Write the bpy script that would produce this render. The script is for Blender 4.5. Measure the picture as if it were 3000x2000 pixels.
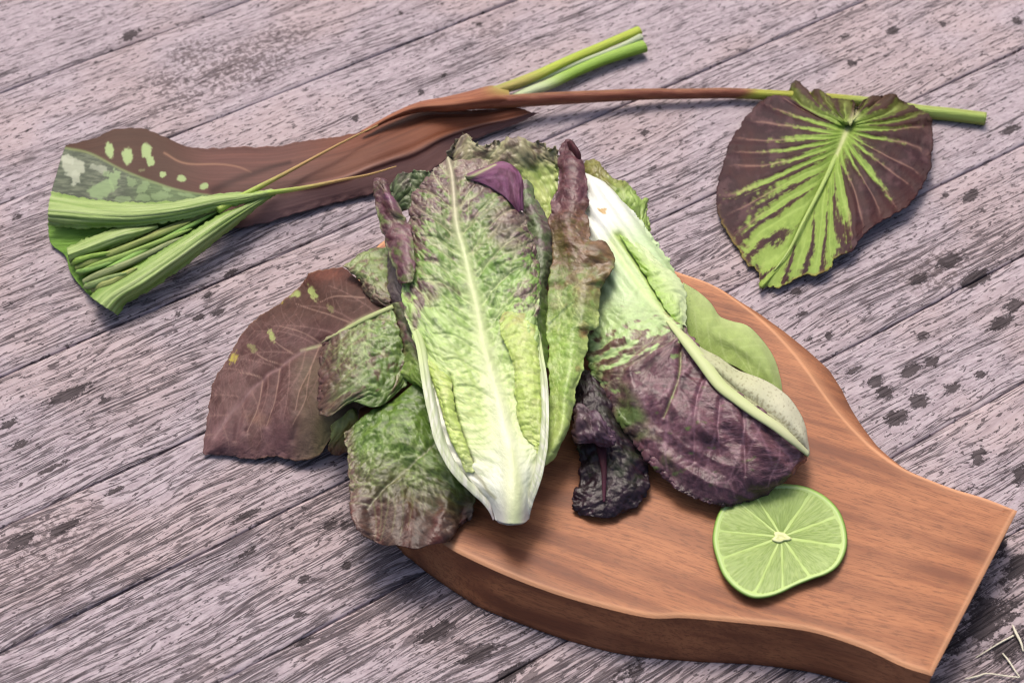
import bpy, math, random
import numpy as np
from mathutils import Vector

# ---------------------------------------------------------------- camera, light, exposure
for o in list(bpy.data.objects): bpy.data.objects.remove(o)
SC = bpy.context.scene
COL = SC.collection
CM = 0.01
LENS, TILT = 60.0, math.radians(42.0)
DIST = 25.0 / (18.0 / LENS)                       # cm; the frame is about 50 cm wide at the table
CAM = np.array([0.0, -DIST * math.sin(TILT), DIST * math.cos(TILT)])
FWD = np.array([0.0, math.sin(TILT), -math.cos(TILT)])
UPV = np.array([0.0, math.cos(TILT), math.sin(TILT)])
cd = bpy.data.cameras.new("camera"); cam = bpy.data.objects.new("camera", cd); COL.objects.link(cam)
cam.location = Vector(CAM * CM); cam.rotation_euler = (TILT, 0, 0)
cd.lens = LENS; cd.sensor_width = 36; cd.sensor_fit = 'HORIZONTAL'
cd.clip_start = 0.01; cd.clip_end = 50
cd.dof.use_dof = True; cd.dof.focus_distance = 0.79; cd.dof.aperture_fstop = 13.0
SC.camera = cam

SUN_EL, SUN_AZ = 58.0, 14.0                      # degrees; azimuth measured from +Y towards -X
W = bpy.data.worlds.new("World"); SC.world = W; W.use_nodes = True
wn = W.node_tree; bg = wn.nodes['Background']
sky = wn.nodes.new('ShaderNodeTexSky'); sky.sky_type = 'NISHITA'; sky.sun_disc = False
sky.sun_elevation = math.radians(SUN_EL); sky.sun_rotation = math.radians(-SUN_AZ)
sky.air_density = 0.8; sky.dust_density = 6.0; sky.ozone_density = 0.0
wn.links.new(sky.outputs[0], bg.inputs[0]); bg.inputs[1].default_value = 0.13
sd = bpy.data.lights.new("sun", 'SUN'); sun = bpy.data.objects.new("sun", sd); COL.objects.link(sun)
sd.energy = 1.8; sd.angle = math.radians(22); sd.color = (1.0, 0.92, 0.84)
SC.cycles.filter_width = 1.15
el, az = math.radians(SUN_EL), math.radians(SUN_AZ)
sdir = Vector((-math.sin(az) * math.cos(el), math.cos(az) * math.cos(el), math.sin(el)))
sun.rotation_euler = sdir.to_track_quat('Z', 'Y').to_euler()
SC.view_settings.view_transform = 'Standard'; SC.view_settings.look = 'None'
SC.view_settings.exposure = 0.40; SC.view_settings.gamma = 1.0
EXPO = 0.84                                        # observed colour / albedo

# ---------------------------------------------------------------- numpy helpers
def lin(c):
    c = np.clip(np.asarray(c, float), 0, 1)
    return np.where(c <= 0.04045, c / 12.92, ((c + 0.055) / 1.055) ** 2.4)
def S(r, g, b): return np.array([r, g, b], float) / 255.0
def mix(a, b, f):
    f = np.clip(f, 0, 1)[..., None] if np.ndim(f) else f
    return a * (1 - f) + b * f
def sm(a, b, x):
    t = np.clip((x - a) / (b - a), 0, 1); return t * t * (3 - 2 * t)
def _h(ix, iy, seed):
    n = (ix.astype(np.int64) * 374761393 + iy.astype(np.int64) * 668265263 + seed * 1442695041) & 0xffffffff
    n = ((n ^ (n >> 13)) * 1274126177) & 0xffffffff
    n = ((n ^ (n >> 16)) * 2246822519) & 0xffffffff
    return (n ^ (n >> 15)) & 0xffffff
def noise(x, y, seed=0):
    x = np.asarray(x, float); y = np.asarray(y, float)
    ix, iy = np.floor(x), np.floor(y); fx, fy = x - ix, y - iy
    def g(dx, dy):
        a = _h(ix + dx, iy + dy, seed) / 16777216.0 * 2 * np.pi
        return np.cos(a) * (fx - dx) + np.sin(a) * (fy - dy)
    u = fx ** 3 * (fx * (fx * 6 - 15) + 10); v = fy ** 3 * (fy * (fy * 6 - 15) + 10)
    a = g(0, 0) * (1 - u) + g(1, 0) * u; b = g(0, 1) * (1 - u) + g(1, 1) * u
    return (a * (1 - v) + b * v) * 1.5
def fbm(x, y, seed=0, o=4, r=0.55):
    s, a, t = 0, 1, 0
    for k in range(o):
        s = s + a * noise(x * 2 ** k, y * 2 ** k, seed + k * 17); t += a; a *= r
    return s / t
def voro(x, y, seed=0):
    ix, iy = np.floor(x), np.floor(y); f1 = np.full(x.shape, 9.0); f2 = np.full(x.shape, 9.0)
    for dx in (-1, 0, 1):
        for dy in (-1, 0, 1):
            cx, cy = ix + dx, iy + dy
            px = cx + 0.15 + 0.7 * _h(cx, cy, seed) / 16777216.0; py = cy + 0.15 + 0.7 * _h(cx, cy, seed + 99) / 16777216.0
            d = np.hypot(x - px, y - py)
            f2 = np.where(d < f1, f1, np.minimum(f2, d)); f1 = np.minimum(f1, d)
    return f1, f2
def crom(P, n):
    """Catmull-Rom through P (K, ...) at n even parameters"""
    P = np.asarray(P, float); K = len(P)
    if K == 1: return np.repeat(P, n, 0)
    t = np.linspace(0, K - 1, n); i = np.minimum(t.astype(int), K - 2); f = (t - i).reshape((-1,) + (1,) * (P.ndim - 1))
    Q = np.concatenate([2 * P[:1] - P[1:2], P, 2 * P[-1:] - P[-2:-1]])
    a, b, c, d = Q[i], Q[i + 1], Q[i + 2], Q[i + 3]
    return 0.5 * (2 * b + (c - a) * f + (2 * a - 5 * b + 4 * c - d) * f * f + (3 * b - a - 3 * c + d) * f ** 3)
def arcres(P, n, w=None):
    """resample a polyline by arc length to n points, optional warp w of the 0..1 parameter"""
    P = np.asarray(P, float); Q = crom(P, len(P) * 12)
    d = np.r_[0, np.cumsum(np.linalg.norm(np.diff(Q[:, :2], axis=0), axis=1))]; u = np.linspace(0, 1, n)
    if w is not None: u = w(u)
    return np.stack([np.interp(u * d[-1], d, Q[:, k]) for k in range(Q.shape[1])], 1)
def at(px, py, z):
    """the world point (cm) seen at a place of the photograph, at height z above the table"""
    px, py, z = np.broadcast_arrays(np.asarray(px, float), np.asarray(py, float), np.asarray(z, float))
    dx = (px - 1500) / 3000 * 36 / LENS; dy = -(py - 1000) / 3000 * 36 / LENS
    r = dx[..., None] * np.array([1.0, 0, 0]) + dy[..., None] * UPV + FWD
    return CAM + ((z - CAM[2]) / r[..., 2])[..., None] * r
def conv(fr, pts):
    ox, oy, s = fr
    return [tuple([ox + p[0] / s, oy + p[1] / s] + list(p[2:])) for p in pts]
Z1 = (0, 300, 2.24); Z2 = (1000, 0, 2.24); Z3 = (2000, 200, 2.24); Z4 = (500, 650, 1.568); Z5 = (1000, 350, 2.412)
Z6 = (1100, 900, 2.24); Z7 = (1600, 500, 1.568); Z8 = (2000, 1300, 2.24); Z9 = (1100, 1300, 2.24); ZB = (700, 200, 2.24)
ZR = (2000, 750, 2.24); Z12 = (2600, 1700, 5.2275); SRC = (0, 0, 1.0); DISP = (0, 0, 0.784)
def stroke(c, pts, w0, w1=None, fr=SRC, p=2):
    """mask of a painted line on the leaf, widths in photo pixels"""
    pts = np.array([q[:2] for q in conv(fr, pts)], float); pts = crom(pts, max(12, len(pts) * 5)); w1 = w0 if w1 is None else w1
    L = len(pts) - 1; m = np.zeros(c.PX.shape); wm = 2.2 * max(w0, w1) if p > 1.5 else 4 * max(w0, w1)
    sel = (c.PX > pts[:, 0].min() - wm) & (c.PX < pts[:, 0].max() + wm) & (c.PY > pts[:, 1].min() - wm) & (c.PY < pts[:, 1].max() + wm)
    if not sel.any(): return m
    X, Y = c.PX[sel], c.PY[sel]; q = np.zeros(X.shape)
    for k in range(L):
        a, b = pts[k], pts[k + 1]; w = w0 + (w1 - w0) * (k + .5) / L
        d = b - a; l2 = max(1e-6, d @ d)
        t = np.clip(((X - a[0]) * d[0] + (Y - a[1]) * d[1]) / l2, 0, 1)
        q = np.maximum(q, np.exp(-(np.hypot(X - a[0] - t * d[0], Y - a[1] - t * d[1]) / w) ** p))
    m[sel] = q
    return m
def venation(c, mid, n, LL, LR, ang=55, bend=.35, seed=1, w=(4.0, 1.8), fr=SRC, sub=5, ws=(1.9, 1.0)):
    """branching veins: laterals leave the midrib (base to tip) and carry finer side veins; returns two masks"""
    M = arcres(np.array([q[:2] for q in conv(fr, mid)], float), 60); rg = random.Random(seed)
    m1 = np.zeros(c.PX.shape); m2 = np.zeros(c.PX.shape)
    for i in range(n):
        for sd_ in (-1, 1):
            u = (i + .5 + .25 * sd_ + rg.uniform(-.2, .2)) / n; k = min(58, max(0, int(u * 59)))
            T = M[k + 1] - M[k]; T = T / max(1e-6, np.linalg.norm(T)); a0 = math.atan2(T[1], T[0])
            L = (LL if sd_ < 0 else LR) * (math.sin(math.pi * min(1, .18 + .78 * u)) ** .6) * rg.uniform(.8, 1.1)
            a = a0 + sd_ * math.radians(ang + rg.uniform(-8, 8)); p = M[k].copy(); path = [p.copy()]
            for q in range(8):
                a -= sd_ * bend / 8 * rg.uniform(.4, 1.6); a += rg.uniform(-.07, .07); p = p + L / 8 * np.array([math.cos(a), math.sin(a)]); path.append(p.copy())
                if 0 < q < 8 and sub:
                    for s2 in (-1, 1):
                        if rg.random() > sub / 6: continue
                        b = a + s2 * math.radians(rg.uniform(38, 62)); pp = p.copy(); sp = [pp.copy()]
                        for z in range(4): b += rg.uniform(-.25, .25); pp = pp + L * rg.uniform(.05, .09) * np.array([math.cos(b), math.sin(b)]); sp.append(pp.copy())
                        m2 = np.maximum(m2, stroke(c, sp, ws[0], ws[1]))
            m1 = np.maximum(m1, stroke(c, path, w[0], w[1]))
    return m1, m2
def blob(c, x, y, rx, ry=None, ang=0, fr=SRC, rag=0.35, seed=1, soft=0.18):
    x, y = conv(fr, [(x, y)])[0][:2]; rx = rx / fr[2]; ry = rx if ry is None else ry / fr[2]
    ca, sa = math.cos(math.radians(ang)), math.sin(math.radians(ang))
    dx, dy = c.PX - x, c.PY - y; u = (dx * ca + dy * sa) / rx; v = (-dx * sa + dy * ca) / ry
    d = np.hypot(u, v) + rag * fbm(c.PX / rx * 1.1, c.PY / rx * 1.1, seed, 3)
    return 1 - sm(1 - soft, 1 + soft, d)

# ---------------------------------------------------------------- objects
def tag(o, label=None, cat=None, group=None, kind=None):
    if label: o['label'] = label
    if cat: o['category'] = cat
    if group: o['group'] = group
    if kind: o['kind'] = kind
    return o
def thing(name, label, cat, loc, group=None):
    o = bpy.data.objects.new(name, None); COL.objects.link(o); o.location = Vector(np.array(loc) * CM)
    o.empty_display_size = 0.02
    return tag(o, label, cat, group)
def link(name, me, parent=None):
    o = bpy.data.objects.new(name, me); COL.objects.link(o)
    if parent is not None:
        o.parent = parent
        l = Vector(); p = parent
        while p is not None: l += p.location; p = p.parent
        o.location = -l                       # meshes are written in world cm, their parents never rotate
    return o
def raw_mesh(name, V, F, mat, parent=None, col=None, uv=None, smooth=True):
    V = np.asarray(V, float).reshape(-1, 3) * CM
    me = bpy.data.meshes.new(name)
    F = np.asarray(F) if not isinstance(F, list) else F
    if isinstance(F, np.ndarray):
        n, k = F.shape
        me.vertices.add(len(V)); me.vertices.foreach_set('co', V.ravel())
        me.loops.add(n * k); me.loops.foreach_set('vertex_index', F.ravel().astype(np.int32))
        me.polygons.add(n); me.polygons.foreach_set('loop_start', np.arange(n, dtype=np.int32) * k)
        me.update(calc_edges=True)
    else:
        me.from_pydata([tuple(v) for v in V], [], F); me.update()
    me.validate()
    me.polygons.foreach_set('use_smooth', np.full(len(me.polygons), smooth))
    if col is not None:
        a = me.attributes.new('col', 'FLOAT_COLOR', 'POINT')
        col = np.concatenate([np.asarray(col).reshape(-1, 3), np.ones((len(V), 1))], 1)
        a.data.foreach_set('color', col.astype(np.float32).ravel())
    if uv is not None:
        a = me.attributes.new('pc', 'FLOAT_VECTOR', 'POINT'); a.data.foreach_set('vector', np.asarray(uv, np.float32).ravel())
    me.materials.append(mat)
    return link(name, me, parent)
def gridfaces(n, m, wrap=False):
    i = np.arange(n - 1)[:, None]; j = np.arange(m if wrap else m - 1)[None, :]; j2 = (j + 1) % m
    return np.stack([i * m + j, i * m + j2, (i + 1) * m + j2, (i + 1) * m + j], -1).reshape(-1, 4)
class Ctx: pass
def normals(P):
    du = np.gradient(P, axis=0); dv = np.gradient(P, axis=1); N = np.cross(du, dv)
    l = np.linalg.norm(N, axis=-1, keepdims=True); N = N / np.maximum(l, 1e-9)
    v = CAM - P; s = np.sign((N * v).sum(-1).mean() + 1e-9)
    return N * s, s
def leaf(name, parent, rows, mat, col, disp=None, fr=SRC, step=3.3, thick=0.03, rag=0.0, ragf=0.05, seed=1, mid=0.5, frill=0.0, frf=1.0, top=False, ragcut=0.0, label=None):
    """a sheet of leaf through control points (photo x, photo y, height in cm); rows run along the leaf"""
    if fr is not None: rows = [conv(fr, r) if not isinstance(fr, list) else r for r in rows]
    A = np.array(rows, float)
    L = max(np.linalg.norm(np.diff(A[:, k, :2], axis=0), axis=1).sum() for k in (0, A.shape[1] // 2, -1))
    Wd = max(np.linalg.norm(np.diff(r[:, :2], axis=0), axis=1).sum() for r in A)
    n, m = int(np.clip(L / step, 8, 420)), int(np.clip(Wd / step, 6, 300))
    G = crom(A, n); G = np.swapaxes(crom(np.swapaxes(G, 0, 1), m), 0, 1)
    c = Ctx(); c.PX, c.PY, c.Z = G[..., 0].copy(), G[..., 1].copy(), G[..., 2].copy()
    c.U, c.V = np.meshgrid(np.linspace(0, 1, n), np.linspace(0, 1, m), indexing='ij')
    c.e = np.abs(2 * c.V - 1); c.ends = np.minimum(c.U, 1 - c.U)
    if rag:
        w = np.maximum(sm(0.75, 1, c.e), 1 - sm(0, 0.04, c.U) if top else 0)
        w = w * (1 - ragcut * sm(960, 1060, c.PY))
        c.PX += rag * w * fbm(c.PX * ragf, c.PY * ragf, seed + 5, 4); c.PY += rag * w * fbm(c.PX * ragf, c.PY * ragf, seed + 55, 4)
    P = at(c.PX, c.PY, c.Z)
    jm = int(round(mid * (m - 1)))
    t = np.r_[0, np.cumsum(np.linalg.norm(np.diff(P[:, jm], axis=0), axis=1))]
    c.t = np.repeat(t[:, None], m, 1)
    s = np.concatenate([np.zeros((n, 1)), np.cumsum(np.linalg.norm(np.diff(P, axis=1), axis=2), axis=1)], 1)
    c.s = s - s[:, jm:jm + 1]; c.seed = seed; c.f = fbm(c.s * 1.6, c.t * 1.6, seed, 3); c.g = fbm(c.s * .45, c.t * .45, seed + 5, 3)
    N, sg = normals(P)
    d = np.zeros(c.U.shape)
    if disp is not None: d = d + disp(c)
    if frill: d = d + frill * sm(0.35, 1, c.e) * np.sin(c.t * frf * 6.28 + 3 * noise(c.t * 0.4, c.s * .3, seed + 3)) 
    P = P + N * d[..., None]; c.P = P
    C = col(c)
    if hasattr(c, 'tt'):                              # fine mottling between the small veins, strongest in the dark tissue
        tv = c.tt - c.sl * np.abs(c.s)
        hf = fbm(np.abs(c.s) * 1.7 + .4 * c.g, tv * 3.6 + .5 * c.g, seed + 7, 4); h2 = np.abs(fbm(c.s * 3.1, tv * 4.2, seed + 19, 3))
        lum = C.mean(-1); C = C * (1 + getattr(c, 'mot', .38) * (hf + .5 * (h2 - .2)) * np.clip(1.25 - 1.35 * lum, .06, 1))[..., None]
    F = gridfaces(n, m)
    if sg < 0: F = F[:, ::-1]
    uv = np.stack([c.s + seed * 7.3, c.t, np.full_like(c.s, seed * 3.1)], -1)
    if hasattr(c, 'tt'): uv = np.stack([np.abs(c.s) + .3 * c.g, c.tt - c.sl * np.abs(c.s) + .35 * c.g, seed * 3.1 + 1.6 * np.tanh(c.s * 1.5)], -1)
    o = raw_mesh(name, P, F, mat, parent, lin(np.clip(C, 0, 1)) * EXPO, uv)
    if thick:
        md = o.modifiers.new('thickness', 'SOLIDIFY'); md.thickness = thick * CM; md.offset = -1
    if label: o['label'] = label
    return o
def tube(name, parent, pts, rad, mat, colf, fr=SRC, nseg=14, n=80, flat=1.0, ribs=0, ribamp=0.0, cap=True, capcol=None):
    """a stalk along photo points (x, y, height of its axis); rad in cm, one per point"""
    pts = np.array(conv(fr, pts), float); Q = crom(pts, n); R = np.clip(crom(np.array(rad, float)[:, None] if len(rad) == len(pts) else np.interp(np.linspace(0, 1, len(pts)), np.linspace(0, 1, len(rad)), rad)[:, None], n)[:, 0], 0.01, 9)
    P = at(Q[:, 0], Q[:, 1], Q[:, 2]); T = np.gradient(P, axis=0); T /= np.linalg.norm(T, axis=1, keepdims=True)
    side = np.cross(T, [0, 0, 1.0]); side /= np.linalg.norm(side, axis=1, keepdims=True); up = np.cross(side, T)
    a = np.linspace(0, 2 * np.pi, nseg, endpoint=False); rr = 1 + ribamp * np.cos(a * ribs)
    V = P[:, None] + R[:, None, None] * rr[None, :, None] * (np.cos(a)[None, :, None] * side[:, None] + flat * np.sin(a)[None, :, None] * up[:, None])
    U = np.repeat(np.linspace(0, 1, n)[:, None], nseg, 1); Aa = np.repeat(a[None], n, 0)
    C = colf(U, Aa)
    Vv = V.reshape(-1, 3); F = gridfaces(n, nseg, True)[:, ::-1].tolist(); Cc = C.reshape(-1, 3)
    if cap:
        for e, off in ((0, 0), (n - 1, (n - 1) * nseg)):
            k = len(Vv); inner = P[e] + (V[e] - P[e]) * 0.8 ; Vv = np.concatenate([Vv, inner, P[e][None] - T[e] * (0.05 if e else -0.05)]); cc = capcol if capcol is not None else Cc[off] * 1.0
            Cc = np.concatenate([Cc, np.repeat(np.array(cc)[None] * 1.06, nseg, 0), np.array(cc)[None] * .85])
            for j in range(nseg):
                j2 = (j + 1) % nseg
                q = [off + j, off + j2, k + j2, k + j]; t3 = [k + j, k + j2, k + nseg]
                if e: q.reverse(); t3.reverse()
                F.append(q); F.append(t3)
    uv = np.concatenate([np.stack([Aa * R[:, None], U * n * .12, Aa * 0], -1).reshape(-1, 3), np.zeros((len(Vv) - n * nseg, 3))])
    return raw_mesh(name, Vv, F, mat, parent, lin(np.clip(Cc, 0, 1)) * EXPO, uv)

# ---------------------------------------------------------------- materials
def newmat(name):
    m = bpy.data.materials.new(name); m.use_nodes = True; nt = m.node_tree; nt.nodes.clear(); return m, nt
def nd(nt, t, **k):
    n = nt.nodes.new(t)
    for a, b in k.items(): setattr(n, a, b)
    return n
def math_(nt, op, a, b=None, c=None, clamp=False):
    n = nd(nt, 'ShaderNodeMath', operation=op, use_clamp=clamp)
    for i, v in enumerate((a, b, c)):
        if v is None: continue
        if hasattr(v, 'links'): nt.links.new(v, n.inputs[i])
        else: n.inputs[i].default_value = v
    return n.outputs[0]
def noise_(nt, vec, scale, detail=4, rough=.55, dist=0.0, mapscale=None, loc=None, rot=None):
    if mapscale or loc:
        mp = nd(nt, 'ShaderNodeMapping'); nt.links.new(vec, mp.inputs[0])
        if mapscale: mp.inputs['Scale'].default_value = mapscale
        if loc: mp.inputs['Location'].default_value = loc
        vec = mp.outputs[0]
    n = nd(nt, 'ShaderNodeTexNoise'); nt.links.new(vec, n.inputs['Vector'])
    n.inputs['Scale'].default_value = scale; n.inputs['Detail'].default_value = detail; n.inputs['Roughness'].default_value = rough; n.inputs['Distortion'].default_value = dist
    return n.outputs['Fac']
def ramp_(nt, fac, a, b):
    """smooth 0..1 between a and b"""
    n = nd(nt, 'ShaderNodeMapRange', interpolation_type='SMOOTHSTEP'); nt.links.new(fac, n.inputs[0])
    n.inputs[1].default_value = a; n.inputs[2].default_value = b; return n.outputs[0]
def mixc(nt, a, b, f, mode='MIX'):
    n = nd(nt, 'ShaderNodeMix', data_type='RGBA', blend_type=mode)
    for s, v in ((n.inputs[0], f), (n.inputs[6], a), (n.inputs[7], b)):
        if hasattr(v, 'links'): nt.links.new(v, s)
        elif np.ndim(v): s.default_value = (*v, 1) if len(v) == 3 else v
        else: s.default_value = v
    return n.outputs[2]
def leafmat(name, rough=.42, trans=.08, bump=.35, fine=9.0, streak=None, vary=.16, spec=.16):
    m, nt = newmat(name)
    at_ = nd(nt, 'ShaderNodeAttribute', attribute_name='col'); pc = nd(nt, 'ShaderNodeAttribute', attribute_name='pc')
    v = pc.outputs['Vector']
    n1 = noise_(nt, v, fine, 5, .65, mapscale=streak)
    n2 = noise_(nt, v, fine * .33, 3, .6, loc=(3, 1, 7), mapscale=streak or (1, 1, 1))
    k = math_(nt, 'ADD', math_(nt, 'MULTIPLY', n1, 2.2 * vary), math_(nt, 'MULTIPLY_ADD', n2, 1.6 * vary, 1 - 1.9 * vary))
    bw = nd(nt, 'ShaderNodeRGBToBW'); nt.links.new(at_.outputs['Color'], bw.inputs[0])
    pf = nd(nt, 'ShaderNodeMapRange'); nt.links.new(bw.outputs[0], pf.inputs[0]); pf.inputs[1].default_value = .15; pf.inputs[2].default_value = .55; pf.inputs[3].default_value = 1.0; pf.inputs[4].default_value = .22
    k = math_(nt, 'MULTIPLY_ADD', math_(nt, 'SUBTRACT', k, 1.0), pf.outputs[0], 1.0)
    hsv = nd(nt, 'ShaderNodeHueSaturation'); nt.links.new(at_.outputs['Color'], hsv.inputs['Color']); nt.links.new(k, hsv.inputs['Value'])
    bp = nd(nt, 'ShaderNodeBump'); bp.inputs['Strength'].default_value = bump; bp.inputs['Distance'].default_value = 0.0006
    nt.links.new(math_(nt, 'ADD', n1, n2), bp.inputs['Height'])
    b = nd(nt, 'ShaderNodeBsdfPrincipled'); nt.links.new(hsv.outputs[0], b.inputs['Base Color']); nt.links.new(bp.outputs[0], b.inputs['Normal'])
    b.inputs['Roughness'].default_value = rough; b.inputs['Specular IOR Level'].default_value = spec
    o = nd(nt, 'ShaderNodeOutputMaterial')
    if trans:
        tr = nd(nt, 'ShaderNodeBsdfTranslucent'); nt.links.new(hsv.outputs[0], tr.inputs[0]); mx = nd(nt, 'ShaderNodeMixShader'); mx.inputs[0].default_value = trans
        nt.links.new(b.outputs[0], mx.inputs[1]); nt.links.new(tr.outputs[0], mx.inputs[2]); nt.links.new(mx.outputs[0], o.inputs[0])
    else: nt.links.new(b.outputs[0], o.inputs[0])
    return m
M_lettuce = leafmat('lettuce_leaf', rough=.29, bump=.5, fine=6, vary=.26, streak=(1, 1.7, 1), spec=.42)
M_rib = leafmat('lettuce_rib', rough=.38, bump=.15, fine=3, vary=.05, streak=(5, .6, 1))
M_smooth = leafmat('smooth_leaf', rough=.55, bump=.4, fine=10, vary=.2)
M_dry = leafmat('dry_leaf', rough=.5, bump=.2, fine=8, vary=.12, streak=(5, .5, 1), spec=.12)
M_stalk = leafmat('stalk', rough=.42, bump=.7, fine=5, vary=.34, streak=(6, .3, 1), spec=.25)
M_lime = leafmat('lime_flesh', spec=.6, rough=.2, trans=.2, bump=.5, fine=6, vary=.25, streak=(2.5, .5, 1))
M_pith = leafmat('lime_pith', rough=.5, bump=.3, fine=10, vary=.06)

def table_mat():
    m, nt = newmat('weathered_plank'); L = nt.links.new
    pc = nd(nt, 'ShaderNodeAttribute', attribute_name='pc').outputs['Vector']
    cc = nd(nt, 'ShaderNodeAttribute', attribute_name='col'); sep = nd(nt, 'ShaderNodeSeparateColor'); L(cc.outputs['Color'], sep.inputs[0])
    chip, groove, speck = sep.outputs[0], sep.outputs[1], sep.outputs[2]
    # grain warp
    w = nd(nt, 'ShaderNodeTexNoise'); mp = nd(nt, 'ShaderNodeMapping'); L(pc, mp.inputs[0]); mp.inputs['Scale'].default_value = (.09, .35, 1); L(mp.outputs[0], w.inputs['Vector']); w.inputs['Scale'].default_value = 1; w.inputs['Detail'].default_value = 2
    va = nd(nt, 'ShaderNodeVectorMath', operation='MULTIPLY_ADD'); L(w.outputs['Color'], va.inputs[0]); va.inputs[1].default_value = (0, 1.6, 0); L(pc, va.inputs[2]); g = va.outputs[0]
    g2 = noise_(nt, g, 1, 4, .7, mapscale=(.55, 11, 1), loc=(5, 2, 0))
    big = noise_(nt, pc, .12, 2, .5)
    def contour(sc, loc, lvl, wd, mk):
        n = noise_(nt, g, 1, 3, .55, mapscale=sc, loc=loc)
        d = math_(nt, 'ABSOLUTE', math_(nt, 'SUBTRACT', n, lvl))
        w_ = math_(nt, 'MULTIPLY_ADD', groove, wd * .75, wd * .30)
        l = math_(nt, 'SUBTRACT', 1.0, math_(nt, 'DIVIDE', d, w_), clamp=True)
        m_ = noise_(nt, g, 1, 3, .6, mapscale=(.16, .9, 1), loc=(loc[1], loc[0], 3))
        return math_(nt, 'MULTIPLY', math_(nt, 'POWER', l, .6), ramp_(nt, math_(nt, 'ADD', m_, math_(nt, 'MULTIPLY', groove, .10)), mk, mk + .09))
    lines = math_(nt, 'MAXIMUM', math_(nt, 'MAXIMUM', contour((.035, 1.5, 1), (3, 7, 0), .50, .020, .46), contour((.05, 2.6, 1), (8, 1, 2), .46, .022, .48)), contour((.07, 3.6, 1), (1, 5, 5), .55, .022, .50))
    dash = ramp_(nt, math_(nt, 'ADD', noise_(nt, g, 1, 3, .65, mapscale=(.75, 6.5, 1), loc=(6, 6, 0)), math_(nt, 'MULTIPLY', groove, .07)), .60, .64)
    dash2 = ramp_(nt, math_(nt, 'ADD', noise_(nt, g, 1, 2, .6, mapscale=(1.9, 5.5, 1), loc=(2, 9, 0)), math_(nt, 'MULTIPLY', big, .12)), .67, .70)
    # paint loss
    r1 = noise_(nt, g, 1, 6, .8, mapscale=(2.7, 4.2, 1), loc=(9, 4, 0))
    r2 = noise_(nt, g, 1, 3, .6, mapscale=(.5, 4.5, 1), loc=(2, 4, 3))
    cf = math_(nt, 'ADD', chip, math_(nt, 'ADD', math_(nt, 'MULTIPLY_ADD', r1, 3.0, -1.5), math_(nt, 'MULTIPLY_ADD', r2, 1.0, -.5)))
    chipm = ramp_(nt, cf, .52, .60)
    sp = noise_(nt, pc, 3.4, 4, .7)
    spm = math_(nt, 'MULTIPLY', ramp_(nt, math_(nt, 'ADD', sp, math_(nt, 'MULTIPLY_ADD', speck, .10, -.05)), .49, .56), math_(nt, 'MULTIPLY', ramp_(nt, speck, .03, .5), .8))
    mott = noise_(nt, pc, 4.2, 6, .75, mapscale=(.45, 1, 1))
    tone = noise_(nt, g, 1, 5, .65, mapscale=(.12, 1.9, 1), loc=(0, 3, 3))
    base = mixc(nt, (.285, .236, .262), (.435, .380, .410), ramp_(nt, mott, .30, .70))
    base = mixc(nt, base, (.40, .315, .31), math_(nt, 'MULTIPLY', ramp_(nt, big, .45, .62), .5))
    base = mixc(nt, base, (.20, .160, .180), math_(nt, 'MULTIPLY', ramp_(nt, tone, .50, .66), .34))
    base = mixc(nt, base, (.56, .49, .525), math_(nt, 'MULTIPLY', ramp_(nt, g2, .53, .36), .22))
    d1 = math_(nt, 'MULTIPLY', lines, .88); d2 = math_(nt, 'MULTIPLY', dash, .65); d3 = math_(nt, 'MULTIPLY', dash2, .8)
    base = mixc(nt, base, (.040, .031, .035), math_(nt, 'MAXIMUM', math_(nt, 'MAXIMUM', d1, d2), d3))
    base = mixc(nt, base, (.12, .095, .10), spm)
    dk = mixc(nt, (.028, .022, .024), (.07, .058, .062), ramp_(nt, g2, .35, .65))
    base = mixc(nt, base, dk, math_(nt, 'MULTIPLY', chipm, .9))
    h = math_(nt, 'SUBTRACT', math_(nt, 'MULTIPLY', mott, .5), math_(nt, 'ADD', math_(nt, 'ADD', math_(nt, 'MULTIPLY', lines, .9), math_(nt, 'MULTIPLY', dash, .8)), math_(nt, 'ADD', math_(nt, 'MULTIPLY', chipm, .7), math_(nt, 'MULTIPLY', g2, .25))))
    bp = nd(nt, 'ShaderNodeBump'); bp.inputs['Strength'].default_value = .8; bp.inputs['Distance'].default_value = .0007; L(h, bp.inputs['Height'])
    b = nd(nt, 'ShaderNodeBsdfPrincipled'); L(base, b.inputs['Base Color']); L(bp.outputs[0], b.inputs['Normal']); b.inputs['Roughness'].default_value = .8; b.inputs['Specular IOR Level'].default_value = .08
    o = nd(nt, 'ShaderNodeOutputMaterial'); L(b.outputs[0], o.inputs[0]); return m
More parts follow.
